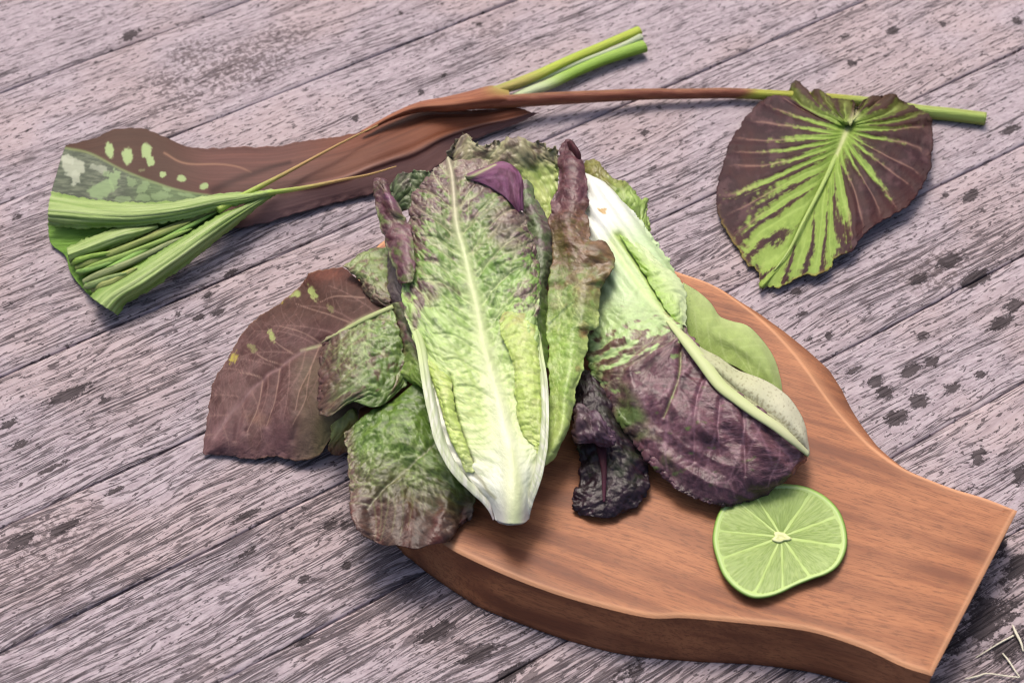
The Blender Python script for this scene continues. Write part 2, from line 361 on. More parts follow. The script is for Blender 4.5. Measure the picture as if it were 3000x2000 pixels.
def board_mat():
    m, nt = newmat('oiled_wood'); L = nt.links.new
    pc = nd(nt, 'ShaderNodeAttribute', attribute_name='pc').outputs['Vector']; rim_shading = nd(nt, 'ShaderNodeAttribute', attribute_name='col')
    sep = nd(nt, 'ShaderNodeSeparateColor'); L(rim_shading.outputs['Color'], sep.inputs[0])
    w = nd(nt, 'ShaderNodeTexNoise'); mp = nd(nt, 'ShaderNodeMapping'); L(pc, mp.inputs[0]); mp.inputs['Scale'].default_value = (.05, .12, .2); L(mp.outputs[0], w.inputs['Vector']); w.inputs['Scale'].default_value = 1; w.inputs['Detail'].default_value = 1
    va = nd(nt, 'ShaderNodeVectorMath', operation='MULTIPLY_ADD'); L(w.outputs['Color'], va.inputs[0]); va.inputs[1].default_value = (0, 2.6, 0); L(pc, va.inputs[2]); g = va.outputs[0]
    a = noise_(nt, g, 1, 3, .55, mapscale=(.05, 1.1, .9)); b_ = noise_(nt, g, 1, 4, .65, mapscale=(.3, 6, 5), loc=(4, 4, 0)); f = noise_(nt, g, 1, 3, .6, mapscale=(1.6, 20, 16)); big = noise_(nt, pc, .13, 2, .5)
    c = mixc(nt, (.355, .138, .058), (.165, .054, .024), ramp_(nt, a, .36, .66))
    c = mixc(nt, c, (.40, .170, .080), math_(nt, 'MULTIPLY', ramp_(nt, big, .5, .68), .5))
    c = mixc(nt, c, (.20, .066, .03), math_(nt, 'MULTIPLY', ramp_(nt, b_, .47, .62), .45))
    c = mixc(nt, c, (.12, .045, .022), math_(nt, 'MULTIPLY', ramp_(nt, f, .52, .60), .55))
    c = mixc(nt, c, (.70, .38, .21), math_(nt, 'MULTIPLY', sep.outputs[0], .65))  # highlight along the ridge, painted into the colour
    c = mixc(nt, c, (.13, .048, .027), math_(nt, 'MULTIPLY', sep.outputs[1], .6))  # shade on chamfer, sides and end, painted into the colour
    bp = nd(nt, 'ShaderNodeBump'); bp.inputs['Strength'].default_value = .35; bp.inputs['Distance'].default_value = .0004; L(math_(nt, 'ADD', f, b_), bp.inputs['Height']); bp.invert = True
    s = nd(nt, 'ShaderNodeBsdfPrincipled'); L(c, s.inputs['Base Color']); L(bp.outputs[0], s.inputs['Normal']); s.inputs['Roughness'].default_value = .52; s.inputs['Specular IOR Level'].default_value = .3
    o = nd(nt, 'ShaderNodeOutputMaterial'); L(s.outputs[0], o.inputs[0]); return m

# ---------------------------------------------------------------- the plank table
def build_table():
    th = math.radians(33.0); ex = np.array([math.cos(th), math.sin(th), 0]); ey = np.array([-math.sin(th), math.cos(th), 0])
    mt = table_mat()
    T = thing('plank_table', 'weathered mauve grey wooden table of wide cracked planks under everything', 'table', (0, 0, -2.5))
    # bare dark patches seen on the paint (place in the displayed photograph, radii along and across the grain in cm)
    chips = [(40,497,.32,.26),(476,678,.34,.26),(455,728,.4,.24),(500,718,.34,.3),(405,724,.28,.2),(160,905,1.15,.34),(240,918,.3,.22),(20,975,.5,.2),(45,1021,.4,.2),(115,1075,.9,.15),(530,625,.3,.18),
        (1100,55,.3,.2),(1110,28,.22,.2),(815,272,.26,.24),(968,212,.2,.18),(1020,173,.22,.2),(1075,108,.2,.2),(1480,305,.4,.2),(1557,330,.22,.18),(1500,388,.3,.16),(1955,145,.35,.28),(2050,72,.5,.34),(1938,85,.34,.2),(2165,55,.25,.25),(2335,48,.3,.5),
        (760,1205,.3,.25),(795,1207,.28,.22),(795,1298,.3,.24),(570,1270,.6,.12),(560,1185,.9,.2),(50,1240,.8,.4),(150,1210,.9,.3),(265,1125,.6,.2),(700,1330,.35,.25),(690,1410,.3,.2),(700,1470,.4,.25),
        (2090,850,.7,.35),(2140,830,.45,.35),(2030,900,.4,.5),(2060,960,.7,.5),(2110,920,.5,.5),(2010,875,.4,.4),(2190,890,.5,.3),(2250,860,.4,.25),(1960,850,.5,.2),(1830,670,.35,.25),(1905,770,.3,.24),(1860,780,.3,.18),(1840,720,.4,.2),(2300,740,.9,.35),(2330,700,.6,.4),(2120,770,.4,.3),(2240,640,.9,.5),(2180,600,.8,.5),(2110,640,.6,.3),(2230,450,.6,.3),(2320,300,.7,.3),(2170,450,.3,.2),
        (2240,1040,.5,.25),(2190,1140,1.2,.3),(2290,1070,.6,.3),(2340,1090,.5,.5),(2300,1400,.6,.6),(2260,1440,.6,.6),(2330,1300,.7,.5),(2250,1380,.6,.5),(2200,1480,.6,.4),(2290,1250,.5,.4),(2340,1190,.6,.3),(2320,1480,.8,.4),(880,390,.6,.2),(300,80,.6,.25),(150,40,.5,.25),(920,30,.3,.2),(60,300,.2,.2),(20,700,.3,.15),(1440,1540,1,.4),(1000,1450,.9,.35),(1100,1500,.9,.3),(1180,1540,.8,.3)]
    CP = np.array([at(x * 1.2755, y * 1.2755, 0) for x, y, _, _ in chips]); CR = np.array([(a, b) for _, _, a, b in chips])
    SP = [(560,150,90,.9),(450,120,60,.7),(380,190,50,.8),(640,90,60,.8),(430,230,40,.7),(1000,80,60,.4),(720,250,40,.3),(1120,70,60,.4),(350,260,30,.5),(2150,620,70,.6),(2200,1350,80,.5),(100,1250,90,.5)]
    seams = [-41, -34.4, -28.0, -21.7, -15.5, -9.25, -3.0, 3.05, 11.5, 22.9, 31.5, 40.0, 49]
    rng = np.random.RandomState(5)
    for k in range(len(seams) - 1):
        a, b = seams[k], seams[k + 1]
        main = -18 < (a + b) / 2 < 30
        st = 0.2 if main else .6
        gap = .045 if k not in (7, 8) else .06
        y = np.linspace(a + gap, b - gap, max(6, int((b - a) / st)))
        y = np.r_[y[0], y[0] + .03, y[0] + .09, y[1:-1], y[-1] - .09, y[-1] - .03, y[-1]]
        x = np.arange(-48, 48.01, st * 1.5)
        X, Y = np.meshgrid(x, y, indexing='ij')
        wav = .06 * noise(X * .15, Y * 0 + k * 3.3, 4) + .03 * noise(X * .9, Y * 0 + k * 1.3, 8)      # the edges are not straight
        ed = np.minimum(Y - y[0], y[-1] - Y)
        Yw = Y + wav * np.exp(-ed)
        h = -.09 * np.exp(-(ed / .07) ** 1.2) + .05 * fbm(X * .05, Y * .5, k + 11, 3) + .022 * fbm(X * .25, Y * 3, k + 3, 2) + rng.uniform(-.03, .03)
        P = X[..., None] * ex + Yw[..., None] * ey + h[..., None] * np.array([0, 0, 1.0])
        flat = P[..., :2]
        chip = np.zeros(X.shape)
        for (c, (ra, rb)) in zip(CP, CR):
            d = flat - c[:2]; u = (d @ ex[:2]) / ra / .68; v = (d @ ey[:2]) / rb / .62
            chip = np.maximum(chip, 1.25 * np.exp(-(u * u + v * v) * .55))
        chip += .34 * sm(.05, .5, fbm(X * .06, Y * .1, 77 + k, 2)) * .5 + .10 * sm(8, 22, P[..., 0] - .2 * P[..., 1]) + .06 * sm(0, -18, P[..., 1])
        groove = np.clip(.35 + .9 * fbm(X * .05, Y * .22, 31 + k, 3) + .55 * sm(-2, -16, P[..., 1] + .0 * P[..., 0]) - .25 * sm(6, 20, P[..., 1]), 0, 1)
        for kk in () : pass
        spk = np.zeros(X.shape)
        for (sx, sy, r, s) in SP:
            q = at(sx * 1.2755, sy * 1.2755, 0); d = flat - q[:2]; r = r * 1.2755 / 55
            spk = np.maximum(spk, s * np.exp(-((d @ ex[:2]) ** 2 / (1.6 * r) ** 2 + (d @ ey[:2]) ** 2 / r ** 2)))
        n, m = X.shape; F = gridfaces(n, m)
        V = P.reshape(-1, 3); C = np.stack([chip, groove, spk], -1).reshape(-1, 3); uv = np.stack([X + k * 31.0, Y + k * 5, X * 0 + k * 2.0], -1).reshape(-1, 3)
        # sides and ends go down
        ring = np.r_[np.arange(n) * m, (n - 1) * m + np.arange(1, m), (np.arange(n - 1)[::-1]) * m + m - 1, np.arange(1, m - 1)[::-1]]
        low = V[ring].copy(); low[:, 2] = -2.2; o = len(V)
        V = np.r_[V, low]; C = np.r_[C, C[ring] * 0 + [1.5, 1, 0]]; uv = np.r_[uv, uv[ring] + [0, 0, 2.0]]
        r2 = np.roll(ring, -1); q = np.arange(len(ring)); F2 = np.stack([ring, o + q, o + np.roll(q, -1), r2], 1)
        ob = raw_mesh('plank', V, np.r_[F, F2[:, ::-1]], mt, T, C, uv)
    # battens carry the planks and close the gaps from below
    Vb = []; Fb = []
    for k in range(4):
        x0 = -46 + k * 24.0; x1 = x0 + 20
        for (xx, yy, zz) in ((x0,-41,-4.6),(x1,-41,-4.6),(x1,49,-4.6),(x0,49,-4.6),(x0,-41,-2.25),(x1,-41,-2.25),(x1,49,-2.25),(x0,49,-2.25)):
            Vb.append(xx * ex + yy * ey + np.array([0, 0, zz]))
        o = k * 8; Fb += [[o+3,o+2,o+1,o],[o+4,o+5,o+6,o+7],[o,o+1,o+5,o+4],[o+1,o+2,o+6,o+5],[o+2,o+3,o+7,o+6],[o+3,o,o+4,o+7]]
        Vk = Vb[o:o + 8]
        raw_mesh('batten', np.array(Vk), [[i - o for i in f] for f in Fb[-6:]], mt, T, np.tile([1.2, 1, 0], (8, 1)), np.zeros((8, 3)), smooth=False)
build_table()

# ---------------------------------------------------------------- the cutting board
BT = 2.2
def build_board():
    # pairs: ridge of the top face (photo place at height BT), foot on the table (height 0 unless undercut)
    top = [(2982,1492),(2893,1456),(2800,1428),(2725,1400),(2647,1366),(2558,1304),(2469,1214),(2411,1138),(2371,1080),(2325,1022),(2250,945),(2165,879),(2089,830),(2000,797),(1900,765),(1780,722),(1650,676),(1500,645),(1350,640),(1225,655),(1138,691),(1082,745),(1035,850),(1020,980),(1030,1130),(1060,1290),(1115,1410),(1195,1510),(1301,1590),(1377,1632),(1502,1688),(1636,1737),(1770,1775),(1904,1804),(2000,1804),(2100,1812),(2223,1824),(2310,1834),(2402,1851),(2536,1896),(2647,1947),(2732,1974)]
    fl = {}   # outward flare (cm) of the upper rim
    A = np.array([at(x, y, BT) for x, y in top])
    foot = {28:(1205,1640),29:(1270,1692),30:(1400,1778),31:(1535,1832),32:(1680,1882),33:(1820,1917),34:(1940,1933),35:(2060,1941),36:(2190,1946),37:(2290,1957),38:(2395,1975),39:(2520,2012),40:(2625,2055),41:(2712,2090)}
    N = len(A); dense = 8
    loop = crom(np.vstack([A[:1], A]), (N) * dense + 1)[dense:]          # handle end stays straight
    # close with the straight end edge
    c0 = A[0]; c1 = A[-1]
    end = np.array([c1 + (c0 - c1) * t for t in np.linspace(0, 1, 26)[1:-1]])
    top3 = np.vstack([loop, end]); n = len(top3)
    key = np.linspace(0, N - 1, len(loop))
    nx = np.roll(top3, -3, 0) - np.roll(top3, 3, 0); out = np.stack([nx[:, 1], -nx[:, 0], nx[:, 0] * 0], 1); out /= np.linalg.norm(out, axis=1, keepdims=True)
    cen = top3.mean(0); 
    if ((top3 - cen) * out).sum() < 0: out = -out
    # offset of the foot from the ridge
    off = np.zeros((n, 3)); kk = np.arange(N); offk = np.zeros((N, 3))
    ok = out[:len(loop)][(kk * (len(loop) - 1) / (N - 1)).astype(int)]
    for i in range(N):
        if i in foot: f = at(*foot[i], 0.0); offk[i] = [f[0] - A[i][0], f[1] - A[i][1], 0]
        else: offk[i] = ok[i] * fl.get(i, .05)
    offk[21:28] = [ok[i] * .5 for i in range(21, 28)]; offk[0] = ok[0] * -.2
    offk[41] = offk[40] 
    for j in range(3): off[:len(loop), j] = np.interp(key, kk, offk[:, j])
    e_out = np.cross(c0 - c1, [0, 0, 1.0]); e_out /= np.linalg.norm(e_out); e_out *= np.sign(e_out[0])
    ne = n - len(loop)
    off[len(loop):] = -e_out * .25
    w = np.exp(-np.arange(len(loop)) / 5.0)[:, None]; off[:len(loop)] = off[:len(loop)] * (1 - w) + (-e_out * .25 + ok[0] * .05) * w
    w = w[::-1]; off[:len(loop)] = off[:len(loop)] * (1 - w) + (-e_out * .25 + offk[40]) * w
    che = {4:.05,5:.3,6:.75,7:1.1,8:1.15,9:.8,10:.35,11:.1}
    chk = np.array([che.get(i, 0) for i in range(N)]); cham = np.zeros(n); cham[:len(loop)] = np.interp(key, kk, chk); cham = cham[:, None] * out
    isend = np.zeros(n); isend[len(loop):] = 1
    rings = []; rim_shading = []  # per ring: painted ridge highlight and painted side shade
    def ring(p, hl, dk): rings.append(p); rim_shading.append(np.tile([hl, dk, 0], (n, 1)))
    # smooth inward directions (a plain offset folds over at the corners)
    inn = -out.copy()
    for _ in range(14): inn = (np.roll(inn, 1, 0) + inn + np.roll(inn, -1, 0)); inn /= np.linalg.norm(inn, axis=1, keepdims=True)
    z = lambda h: np.array([0, 0, h])
    wav = .05 * noise(np.arange(n) * .05, np.zeros(n), 3)[:, None]
    ring(top3 + inn * .62, .0, 0)
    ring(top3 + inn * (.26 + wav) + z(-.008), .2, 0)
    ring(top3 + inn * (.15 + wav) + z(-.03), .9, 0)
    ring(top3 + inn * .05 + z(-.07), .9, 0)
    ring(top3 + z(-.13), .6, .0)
    lip = top3 + z(-.13)
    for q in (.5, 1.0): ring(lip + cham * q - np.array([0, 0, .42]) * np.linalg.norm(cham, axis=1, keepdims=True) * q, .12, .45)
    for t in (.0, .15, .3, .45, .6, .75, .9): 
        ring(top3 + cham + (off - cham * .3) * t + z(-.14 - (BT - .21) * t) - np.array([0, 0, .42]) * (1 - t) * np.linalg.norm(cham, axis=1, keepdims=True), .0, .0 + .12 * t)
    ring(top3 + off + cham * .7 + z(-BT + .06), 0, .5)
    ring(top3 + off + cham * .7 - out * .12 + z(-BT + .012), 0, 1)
    V = np.concatenate(rings); C = np.concatenate(rim_shading); R = len(rings)
    for i in range(4, R): C[i * n:(i + 1) * n, 1] += .75 * isend  # end face painted darker, as the face turned from the sun
    F = gridfaces(R, n, True)
    ang = math.radians(-20); ax = np.array([math.cos(ang), math.sin(ang)]); ay = np.array([-ax[1], ax[0]])
    V = np.r_[V, ]
    uv = np.stack([V[:, :2] @ ax, V[:, :2] @ ay, V[:, 2]], 1)
    faces = F.tolist()
    if ((out[10] @ np.cross(V[F[10, 1]] - V[F[10, 0]], V[F[10, 3]] - V[F[10, 0]]))) < 0: pass
    faces.append(list(range(n))); faces.append([(R - 1) * n + i for i in range(n)][::-1])
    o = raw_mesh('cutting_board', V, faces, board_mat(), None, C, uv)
    import bmesh
    bm = bmesh.new(); bm.from_mesh(o.data)
    bmesh.ops.recalc_face_normals(bm, faces=bm.faces); bmesh.ops.triangulate(bm, faces=[f for f in bm.faces if len(f.verts) > 4]); bm.to_mesh(o.data); bm.free()
    tag(o, 'thick orange brown wooden cutting board with a rounded head and short square handle', 'cutting board')
    return o
build_board()

# ---------------------------------------------------------------- lettuce patterns
def veins(c, pitch, slope, warp=.35, w=.16, seed=0, curve=1.0):
    """masks of lateral veins leaving the midrib towards the tip; c.t must grow from the base to the tip"""
    a = np.abs(c.s) ** curve
    ph = (c.tt - slope * a) / pitch + np.where(c.s > 0, .45, 0) + warp * noise(c.s * .45, c.tt * .45, seed + c.seed)
    d = np.abs(ph - np.round(ph)); return np.exp(-(d / w) ** 2)
def net(c, sc, seed=0, warp=.5, st=1.0):
    x = c.s * sc + warp * noise(c.s * sc * .8, c.t * sc * .8, seed + 5); y = c.t * sc * st + warp * noise(c.s * sc * .8, c.t * sc * .8, seed + 9)
    f1, f2 = voro(x, y, seed + c.seed); return np.exp(-((f2 - f1) / .16) ** 2), f1
def curly(c, A=.10, sc=1.7, vp=1.3, sl=1.0, seed=0, w=.14, st=1.25):
    """relief and masks of a crinkled lettuce leaf: lateral veins, a net of small veins, blisters"""
    c.tt = c.t if getattr(c, 'up', True) else c.t.max() - c.t; c.sl = sl
    c.v1 = veins(c, vp, sl, .45, w, seed); c.v2 = veins(c, vp * .42, sl * .6, .9, .15, seed + 3) * (1 - c.v1)
    c.n1, f1 = net(c, sc * 1.25, seed, st=st); c.n2, f2 = net(c, sc * 2.7, seed + 40, st=st)
    fo = fbm(c.s * .9, c.t * .9, seed + 60, 4)
    c.f = fbm(c.s * 1.6, c.t * 1.6, seed + 71, 4); c.g = fbm(c.s * .45, c.t * .45, seed + 81, 3)
    blis = (1 - c.n1) * (1 - f1 * .8)
    c.relief = blis
    q1 = fbm(c.s * 1.3 + .4 * c.g, c.tt * 1.1 - np.abs(c.s) * .5, seed + 91, 4); q2 = fbm(c.s * 2.9, c.tt * 2.5 - np.abs(c.s) * 1.3, seed + 95, 3)
    lum = .35 + 1.1 * sm(-.25, .3, fbm(c.s * .7, c.t * .7, seed + 66, 3))
    c.n1 = np.clip(lum * (.40 * c.n1 + .9 * np.exp(-(q1 / .045) ** 2)), 0, 1); c.n2 = np.clip(lum * (.25 * c.n2 + .8 * np.exp(-(q2 / .06) ** 2)), 0, 1)
    rg = 1 - np.abs(fbm(c.s * 1.5 + .5 * c.g, c.tt * .95 - c.s * np.sign(c.s) * .6, seed + 33, 3)) * 2.2
    return A * (blis * .28 + .12 * (1 - c.n2) * (1 - f2) - .45 * c.v1 - .2 * c.v2 + .75 * fo + .40 * rg)
PUR, PURL, PURD = S(100,62,76), S(150,118,132), S(72,50,60)
GRN, GRNL, GRND = S(108,140,64), S(172,196,112), S(58,84,34)
YEL, PALE, WHT = S(186,206,96), S(206,226,160), S(236,238,226)
MAR = S(92,50,56)
def lettuce_cols(c, base, purple, light, kv=.55, kn=.35, dark=.35):
    C = mix(base, GRND, dark * np.clip(c.n2 * .5 + sm(.0, .5, c.f) * .7, 0, 1))
    C = mix(C, purple[0], purple[1])
    C = mix(C, light, np.clip(kv * c.v1 + kv * .5 * c.v2 + kn * c.n1 * .8 + kn * .4 * c.n2, 0, .9))
    return C * (1 + .10 * c.f)[..., None]
def bc(col, c): return np.broadcast_to(np.asarray(col, float), c.U.shape + (3,)).copy()

# ---------------------------------------------------------------- romaine head in the middle
HD = thing('romaine_lettuce', 'open romaine lettuce with broad white rib and purple tipped leaves in the middle', 'lettuce', at(1500, 1520, 2.25))
def h(rows): return rows
# back leaves at the top
def d_back(c): return curly(c, .14, 1.3, 1.4, .9, 21) + .22 * np.sin(c.s * 2.6 + 2 * c.g) * sm(.9, .3, c.U)
def c_back(c):
    y = c.PY; ol = mix(bc(S(158,152,116), c), S(96,78,66), .8 * sm(-.1, .4, c.f + .9 * np.sin((c.PX + .5 * c.PY) * .085 + 3 * c.g) * .35) * sm(560, 470, y))
    ol = mix(ol, S(122,104,108), .5 * sm(1380, 1300, c.PX))
    low = mix(bc(S(204,220,134), c), S(166,194,96), sm(-.2, .4, c.f))
    C = mix(ol, low, sm(470, 520, y + 40 * c.g + .12 * (c.PX - 1500)) * sm(1470, 1540, c.PX))
    return mix(C, S(196,204,150), .4 * np.clip(c.v1 + c.n1 * .5, 0, 1))
leaf('leaf', HD, [
 [(755,232,4.8),(870,105,5.0),(985,178,5.1),(1100,158,5.2),(1210,140,5.2),(1320,150,5.2),(1440,180,5.1),(1545,232,4.9)],
 [(742,290,4.7),(880,215,4.8),(1010,250,4.9),(1120,240,5.0),(1220,235,5.0),(1330,240,5.0),(1440,270,4.8),(1550,310,4.6)],
 [(735,335,4.5),(880,330,4.5),(1020,350,4.5),(1130,360,4.5),(1230,370,4.4),(1330,380,4.3),(1440,390,4.2),(1545,420,4.1)],
 [(745,400,4.2),(890,420,4.2),(1030,450,4.1),(1150,470,4.1),(1250,500,4.0),(1340,540,3.8),(1440,560,3.7),(1540,600,3.6)],
 [(760,460,4.0),(900,500,4.0),(1050,540,4.0),(1180,580,3.9),(1280,640,3.7),(1360,690,3.5),(1450,720,3.3),(1540,740,3.2)]],
 M_lettuce, c_back, d_back, fr=Z5, rag=16, ragf=.035, seed=3, top=True, label='olive brown wilted leaf behind the top')
# little dark green leaf at upper left
leaf('leaf', HD, [
 [(330,500,3.8),(400,405,4.3),(490,368,4.6),(580,362,4.6),(655,385,4.4)],
 [(350,540,3.8),(410,480,4.2),(490,450,4.3),(570,450,4.3),(630,470,4.2)],
 [(390,600,3.6),(430,560,3.9),(490,540,4.0),(540,550,4.0),(590,560,4.0)],
 [(420,660,3.4),(450,640,3.6),(480,640,3.7),(520,650,3.7),(560,660,3.7)]],
 M_lettuce, lambda c: lettuce_cols(c, bc(S(84,104,62), c), (S(66,56,50), sm(-.2, .4, c.f)), S(148,158,122), .6, .5), lambda c: curly(c, .16, 1.6, 1.0, .8, 5) , fr=Z5, rag=14, ragf=.05, seed=8, top=True)
# outer cup (white rim) : the shell that carries the head
def c_cup(c):
    C = mix(bc(S(220,224,206), c), S(196,214,150), sm(1180, 1000, c.PY + 40 * c.g)); C = mix(C, S(178,196,140), .5 * sm(.1, .3, np.abs(noise(c.s * 9, c.t * .5, 4))))
    C = mix(C, S(214,208,220), .35 * sm(1380, 1480, c.PY)); C = mix(C, S(196,170,190), .5 * np.exp(-((c.PX - 1448) / 14) ** 2) * sm(1440, 1500, c.PY))
    return C * (1 + .03 * np.sin(c.s * 16))[..., None]
CUP = [
 [(1207,972,5.0),(1250,1000,3.4),(1400,1010,2.75),(1530,1000,3.4),(1582,980,5.0)],
 [(1222,1030,5.1),(1270,1060,3.4),(1410,1080,2.7),(1550,1060,3.4),(1592,1040,5.0)],
 [(1236,1123,5.1),(1290,1150,3.3),(1420,1180,2.6),(1560,1160,3.4),(1604,1123,5.0)],
 [(1254,1213,5.0),(1315,1240,3.3),(1440,1280,2.6),(1560,1260,3.3),(1608,1235,4.9)],
 [(1277,1302,4.8),(1340,1340,3.2),(1450,1370,2.6),(1555,1350,3.2),(1602,1324,4.7)],
 [(1321,1382,4.5),(1380,1420,3.1),(1470,1440,2.6),(1550,1420,3.1),(1586,1404,4.4)],
 [(1375,1438,4.1),(1420,1465,3.0),(1480,1480,2.6),(1545,1470,3.0),(1566,1460,4.0)],
 [(1420,1480,3.7),(1445,1500,3.0),(1495,1512,2.7),(1540,1505,3.0),(1554,1500,3.6)],
 [(1446,1522,3.3),(1465,1533,2.9),(1500,1538,2.7),(1535,1532,2.9),(1551,1518,3.3)]]
CUP = [[r[0], (r[0][0] + 11 * k, r[0][1] - 1, r[0][2] + .0), (r[0][0] + 25 * k, r[0][1] - 4, r[0][2] - .12)] + r[1:4] + [(r[4][0] - 20 * k, r[4][1] - 3, r[4][2] - .10), (r[4][0] - 8 * k, r[4][1] - 1, r[4][2] + .0), r[4]] for r, k in zip(CUP, (.9, 1, 1, 1, 1, 1, .8, .6, .2))]
leaf('outer_rib', HD, CUP,
 M_rib, c_cup, lambda c: .012 * np.sin(c.s * 11), fr=SRC, thick=.07, seed=2, label='white outer rib that cups the head')
# left outer leaf, folded and purple
def c_left(c):
    m = sm(-.15, .25, c.f + .9 * c.g); C = mix(bc(S(98,60,70), c), S(104,126,62), m * sm(480, 640, c.PY) * .9)
    C = mix(C, S(88,42,52), .7 * stroke(c, [(300,560),(350,640),(370,740),(360,860)], 14, 12, Z5) + .5 * stroke(c, [(560,930),(540,1100)], 14, 10, Z5))
    C = mix(C, S(140,84,124), .8 * stroke(c, [(320,545),(370,590),(400,640)], 10, 8, Z5))
    C = mix(C, S(186,196,146), .9 * stroke(c, [(400,600),(430,660),(440,700)], 8, 4, Z5) + .7 * stroke(c, [(250,620),(300,820),(350,950),(405,1110)], 3, 3, Z5))
    C = mix(C, S(134,92,106), .6 * stroke(c, [(440,800),(455,940),(470,1080)], 14, 10, Z5))
    return mix(C, S(176,160,150), .3 * np.clip(c.v1 + c.n1, 0, 1))
leaf('leaf', HD, [
 [(232,428,5.4),(270,415,5.6),(300,425,5.7),(328,440,5.5)],
 [(230,480,5.4),(270,470,5.6),(305,490,5.8),(345,530,5.6)],
 [(240,560,5.2),(290,550,5.5),(340,560,5.9),(395,600,5.5)],
 [(252,640,5.1),(310,640,5.4),(370,650,5.8),(442,690,5.3)],
 [(272,720,5.0),(330,720,5.4),(400,720,5.5),(470,730,5.3)],
 [(292,800,5.0),(350,800,5.4),(430,790,5.6),(500,800,5.5)],
 [(318,880,5.0),(380,880,5.4),(450,870,5.7),(515,900,5.6)],
 [(350,975,5.0),(400,970,5.4),(460,960,5.7),(520,990,5.6)],
 [(385,1080,5.0),(425,1070,5.4),(470,1060,5.6),(518,1080,5.5)],
 [(412,1160,5.0),(440,1160,5.2),(470,1160,5.4),(505,1150,5.4)]],
 M_lettuce, c_left, lambda c: curly(c, .09, 1.5, 1.4, .8, 9), fr=Z5, rag=9, ragf=.05, seed=12, label='purple folded leaf on the left side')
# dark strip leaf inside the right side
leaf('leaf', HD, [
 [(1265,435,4.6),(1300,430,4.7),(1345,450,4.5)],
 [(1275,560,4.6),(1325,550,4.7),(1372,560,4.4)],
 [(1290,680,4.6),(1365,680,4.8),(1442,690,4.3)],
 [(1320,800,4.5),(1410,790,4.8),(1492,800,4.3)],
 [(1340,920,4.5),(1420,920,4.7),(1500,925,4.2)],
 [(1360,1020,4.4),(1430,1030,4.5),(1485,1040,4.0)],
 [(1370,1160,4.2),(1410,1160,4.3),(1450,1160,3.9)],
 [(1350,1300,4.2),(1400,1310,4.2),(1455,1320,3.8)],
 [(1340,1420,4.1),(1400,1430,4.1),(1452,1440,3.8)],
 [(1360,1560,4.0),(1410,1570,4.0),(1455,1580,3.8)],
 [(1400,1750,3.8),(1430,1760,3.8),(1460,1765,3.7)]],
 M_lettuce, lambda c: mix(lettuce_cols(c, mix(bc(S(104,122,84), c), S(120,160,62), sm(800, 950, c.PY)), (S(104,80,90), sm(-.15, .3, c.f + .6 * c.g) * sm(820, 700, c.PY)), S(150,160,130), .4, .3), S(96,88,96), .7 * stroke(c, [(1380,560),(1450,690),(1500,830),(1495,930)], 7, 7, Z5)),
 lambda c: curly(c, .10, 1.5, 1.2, .8, 31), fr=Z5, rag=5, seed=17)
# main leaf
MIDF = [(1313,470),(1325,524),(1332,599),(1340,673),(1361,748),(1381,839),(1398,910),(1421,1034),(1457,1168),(1475,1257),(1497,1346),(1502,1436),(1502,1530)]
def d_main(c):
    c.up = False
    r = curly(c, .135, 1.25, 1.55, .95, 41, w=.11) + .07 * c.g
    k = 1 - .75 * sm(1000, 1350, c.PY)
    c.rib = stroke(c, MIDF, 7, 34); c.ribw = stroke(c, MIDF[6:], 22, 60)
    c.lat = np.zeros(c.U.shape)
    for q in LATF: c.lat = np.maximum(c.lat, stroke(c, q, 3.8, 1.8))
    return r * k * (1 - c.rib) + .20 * c.rib - .09 * c.lat * (1 - c.rib) - .12 * np.exp(-((c.s / .8) ** 2)) * (1 - c.rib) - .35 * stroke(c, [(490,440),(505,600),(550,780),(600,930),(636,1010)], 5, 5, Z6) * sm(1080, 1120, c.PY)
LATF = []
for (x, y, l, rr) in ((1333,620,130,150),(1345,700,120,160),(1362,760,130,190),(1380,840,150,180),(1398,910,170,150),(1414,985,165,140),(1430,1060,160,0),(1447,1130,150,0),(1460,1190,120,0)):
    LATF.append([(x, y), (x - l * .35, y - l * .32), (x - l * .7, y - l * .5), (x - l, y - l * .50)])
    if rr: LATF.append([(x, y), (x + rr * .3, y - rr * .42), (x + rr * .65, y - rr * .75), (x + rr, y - rr * .9)])
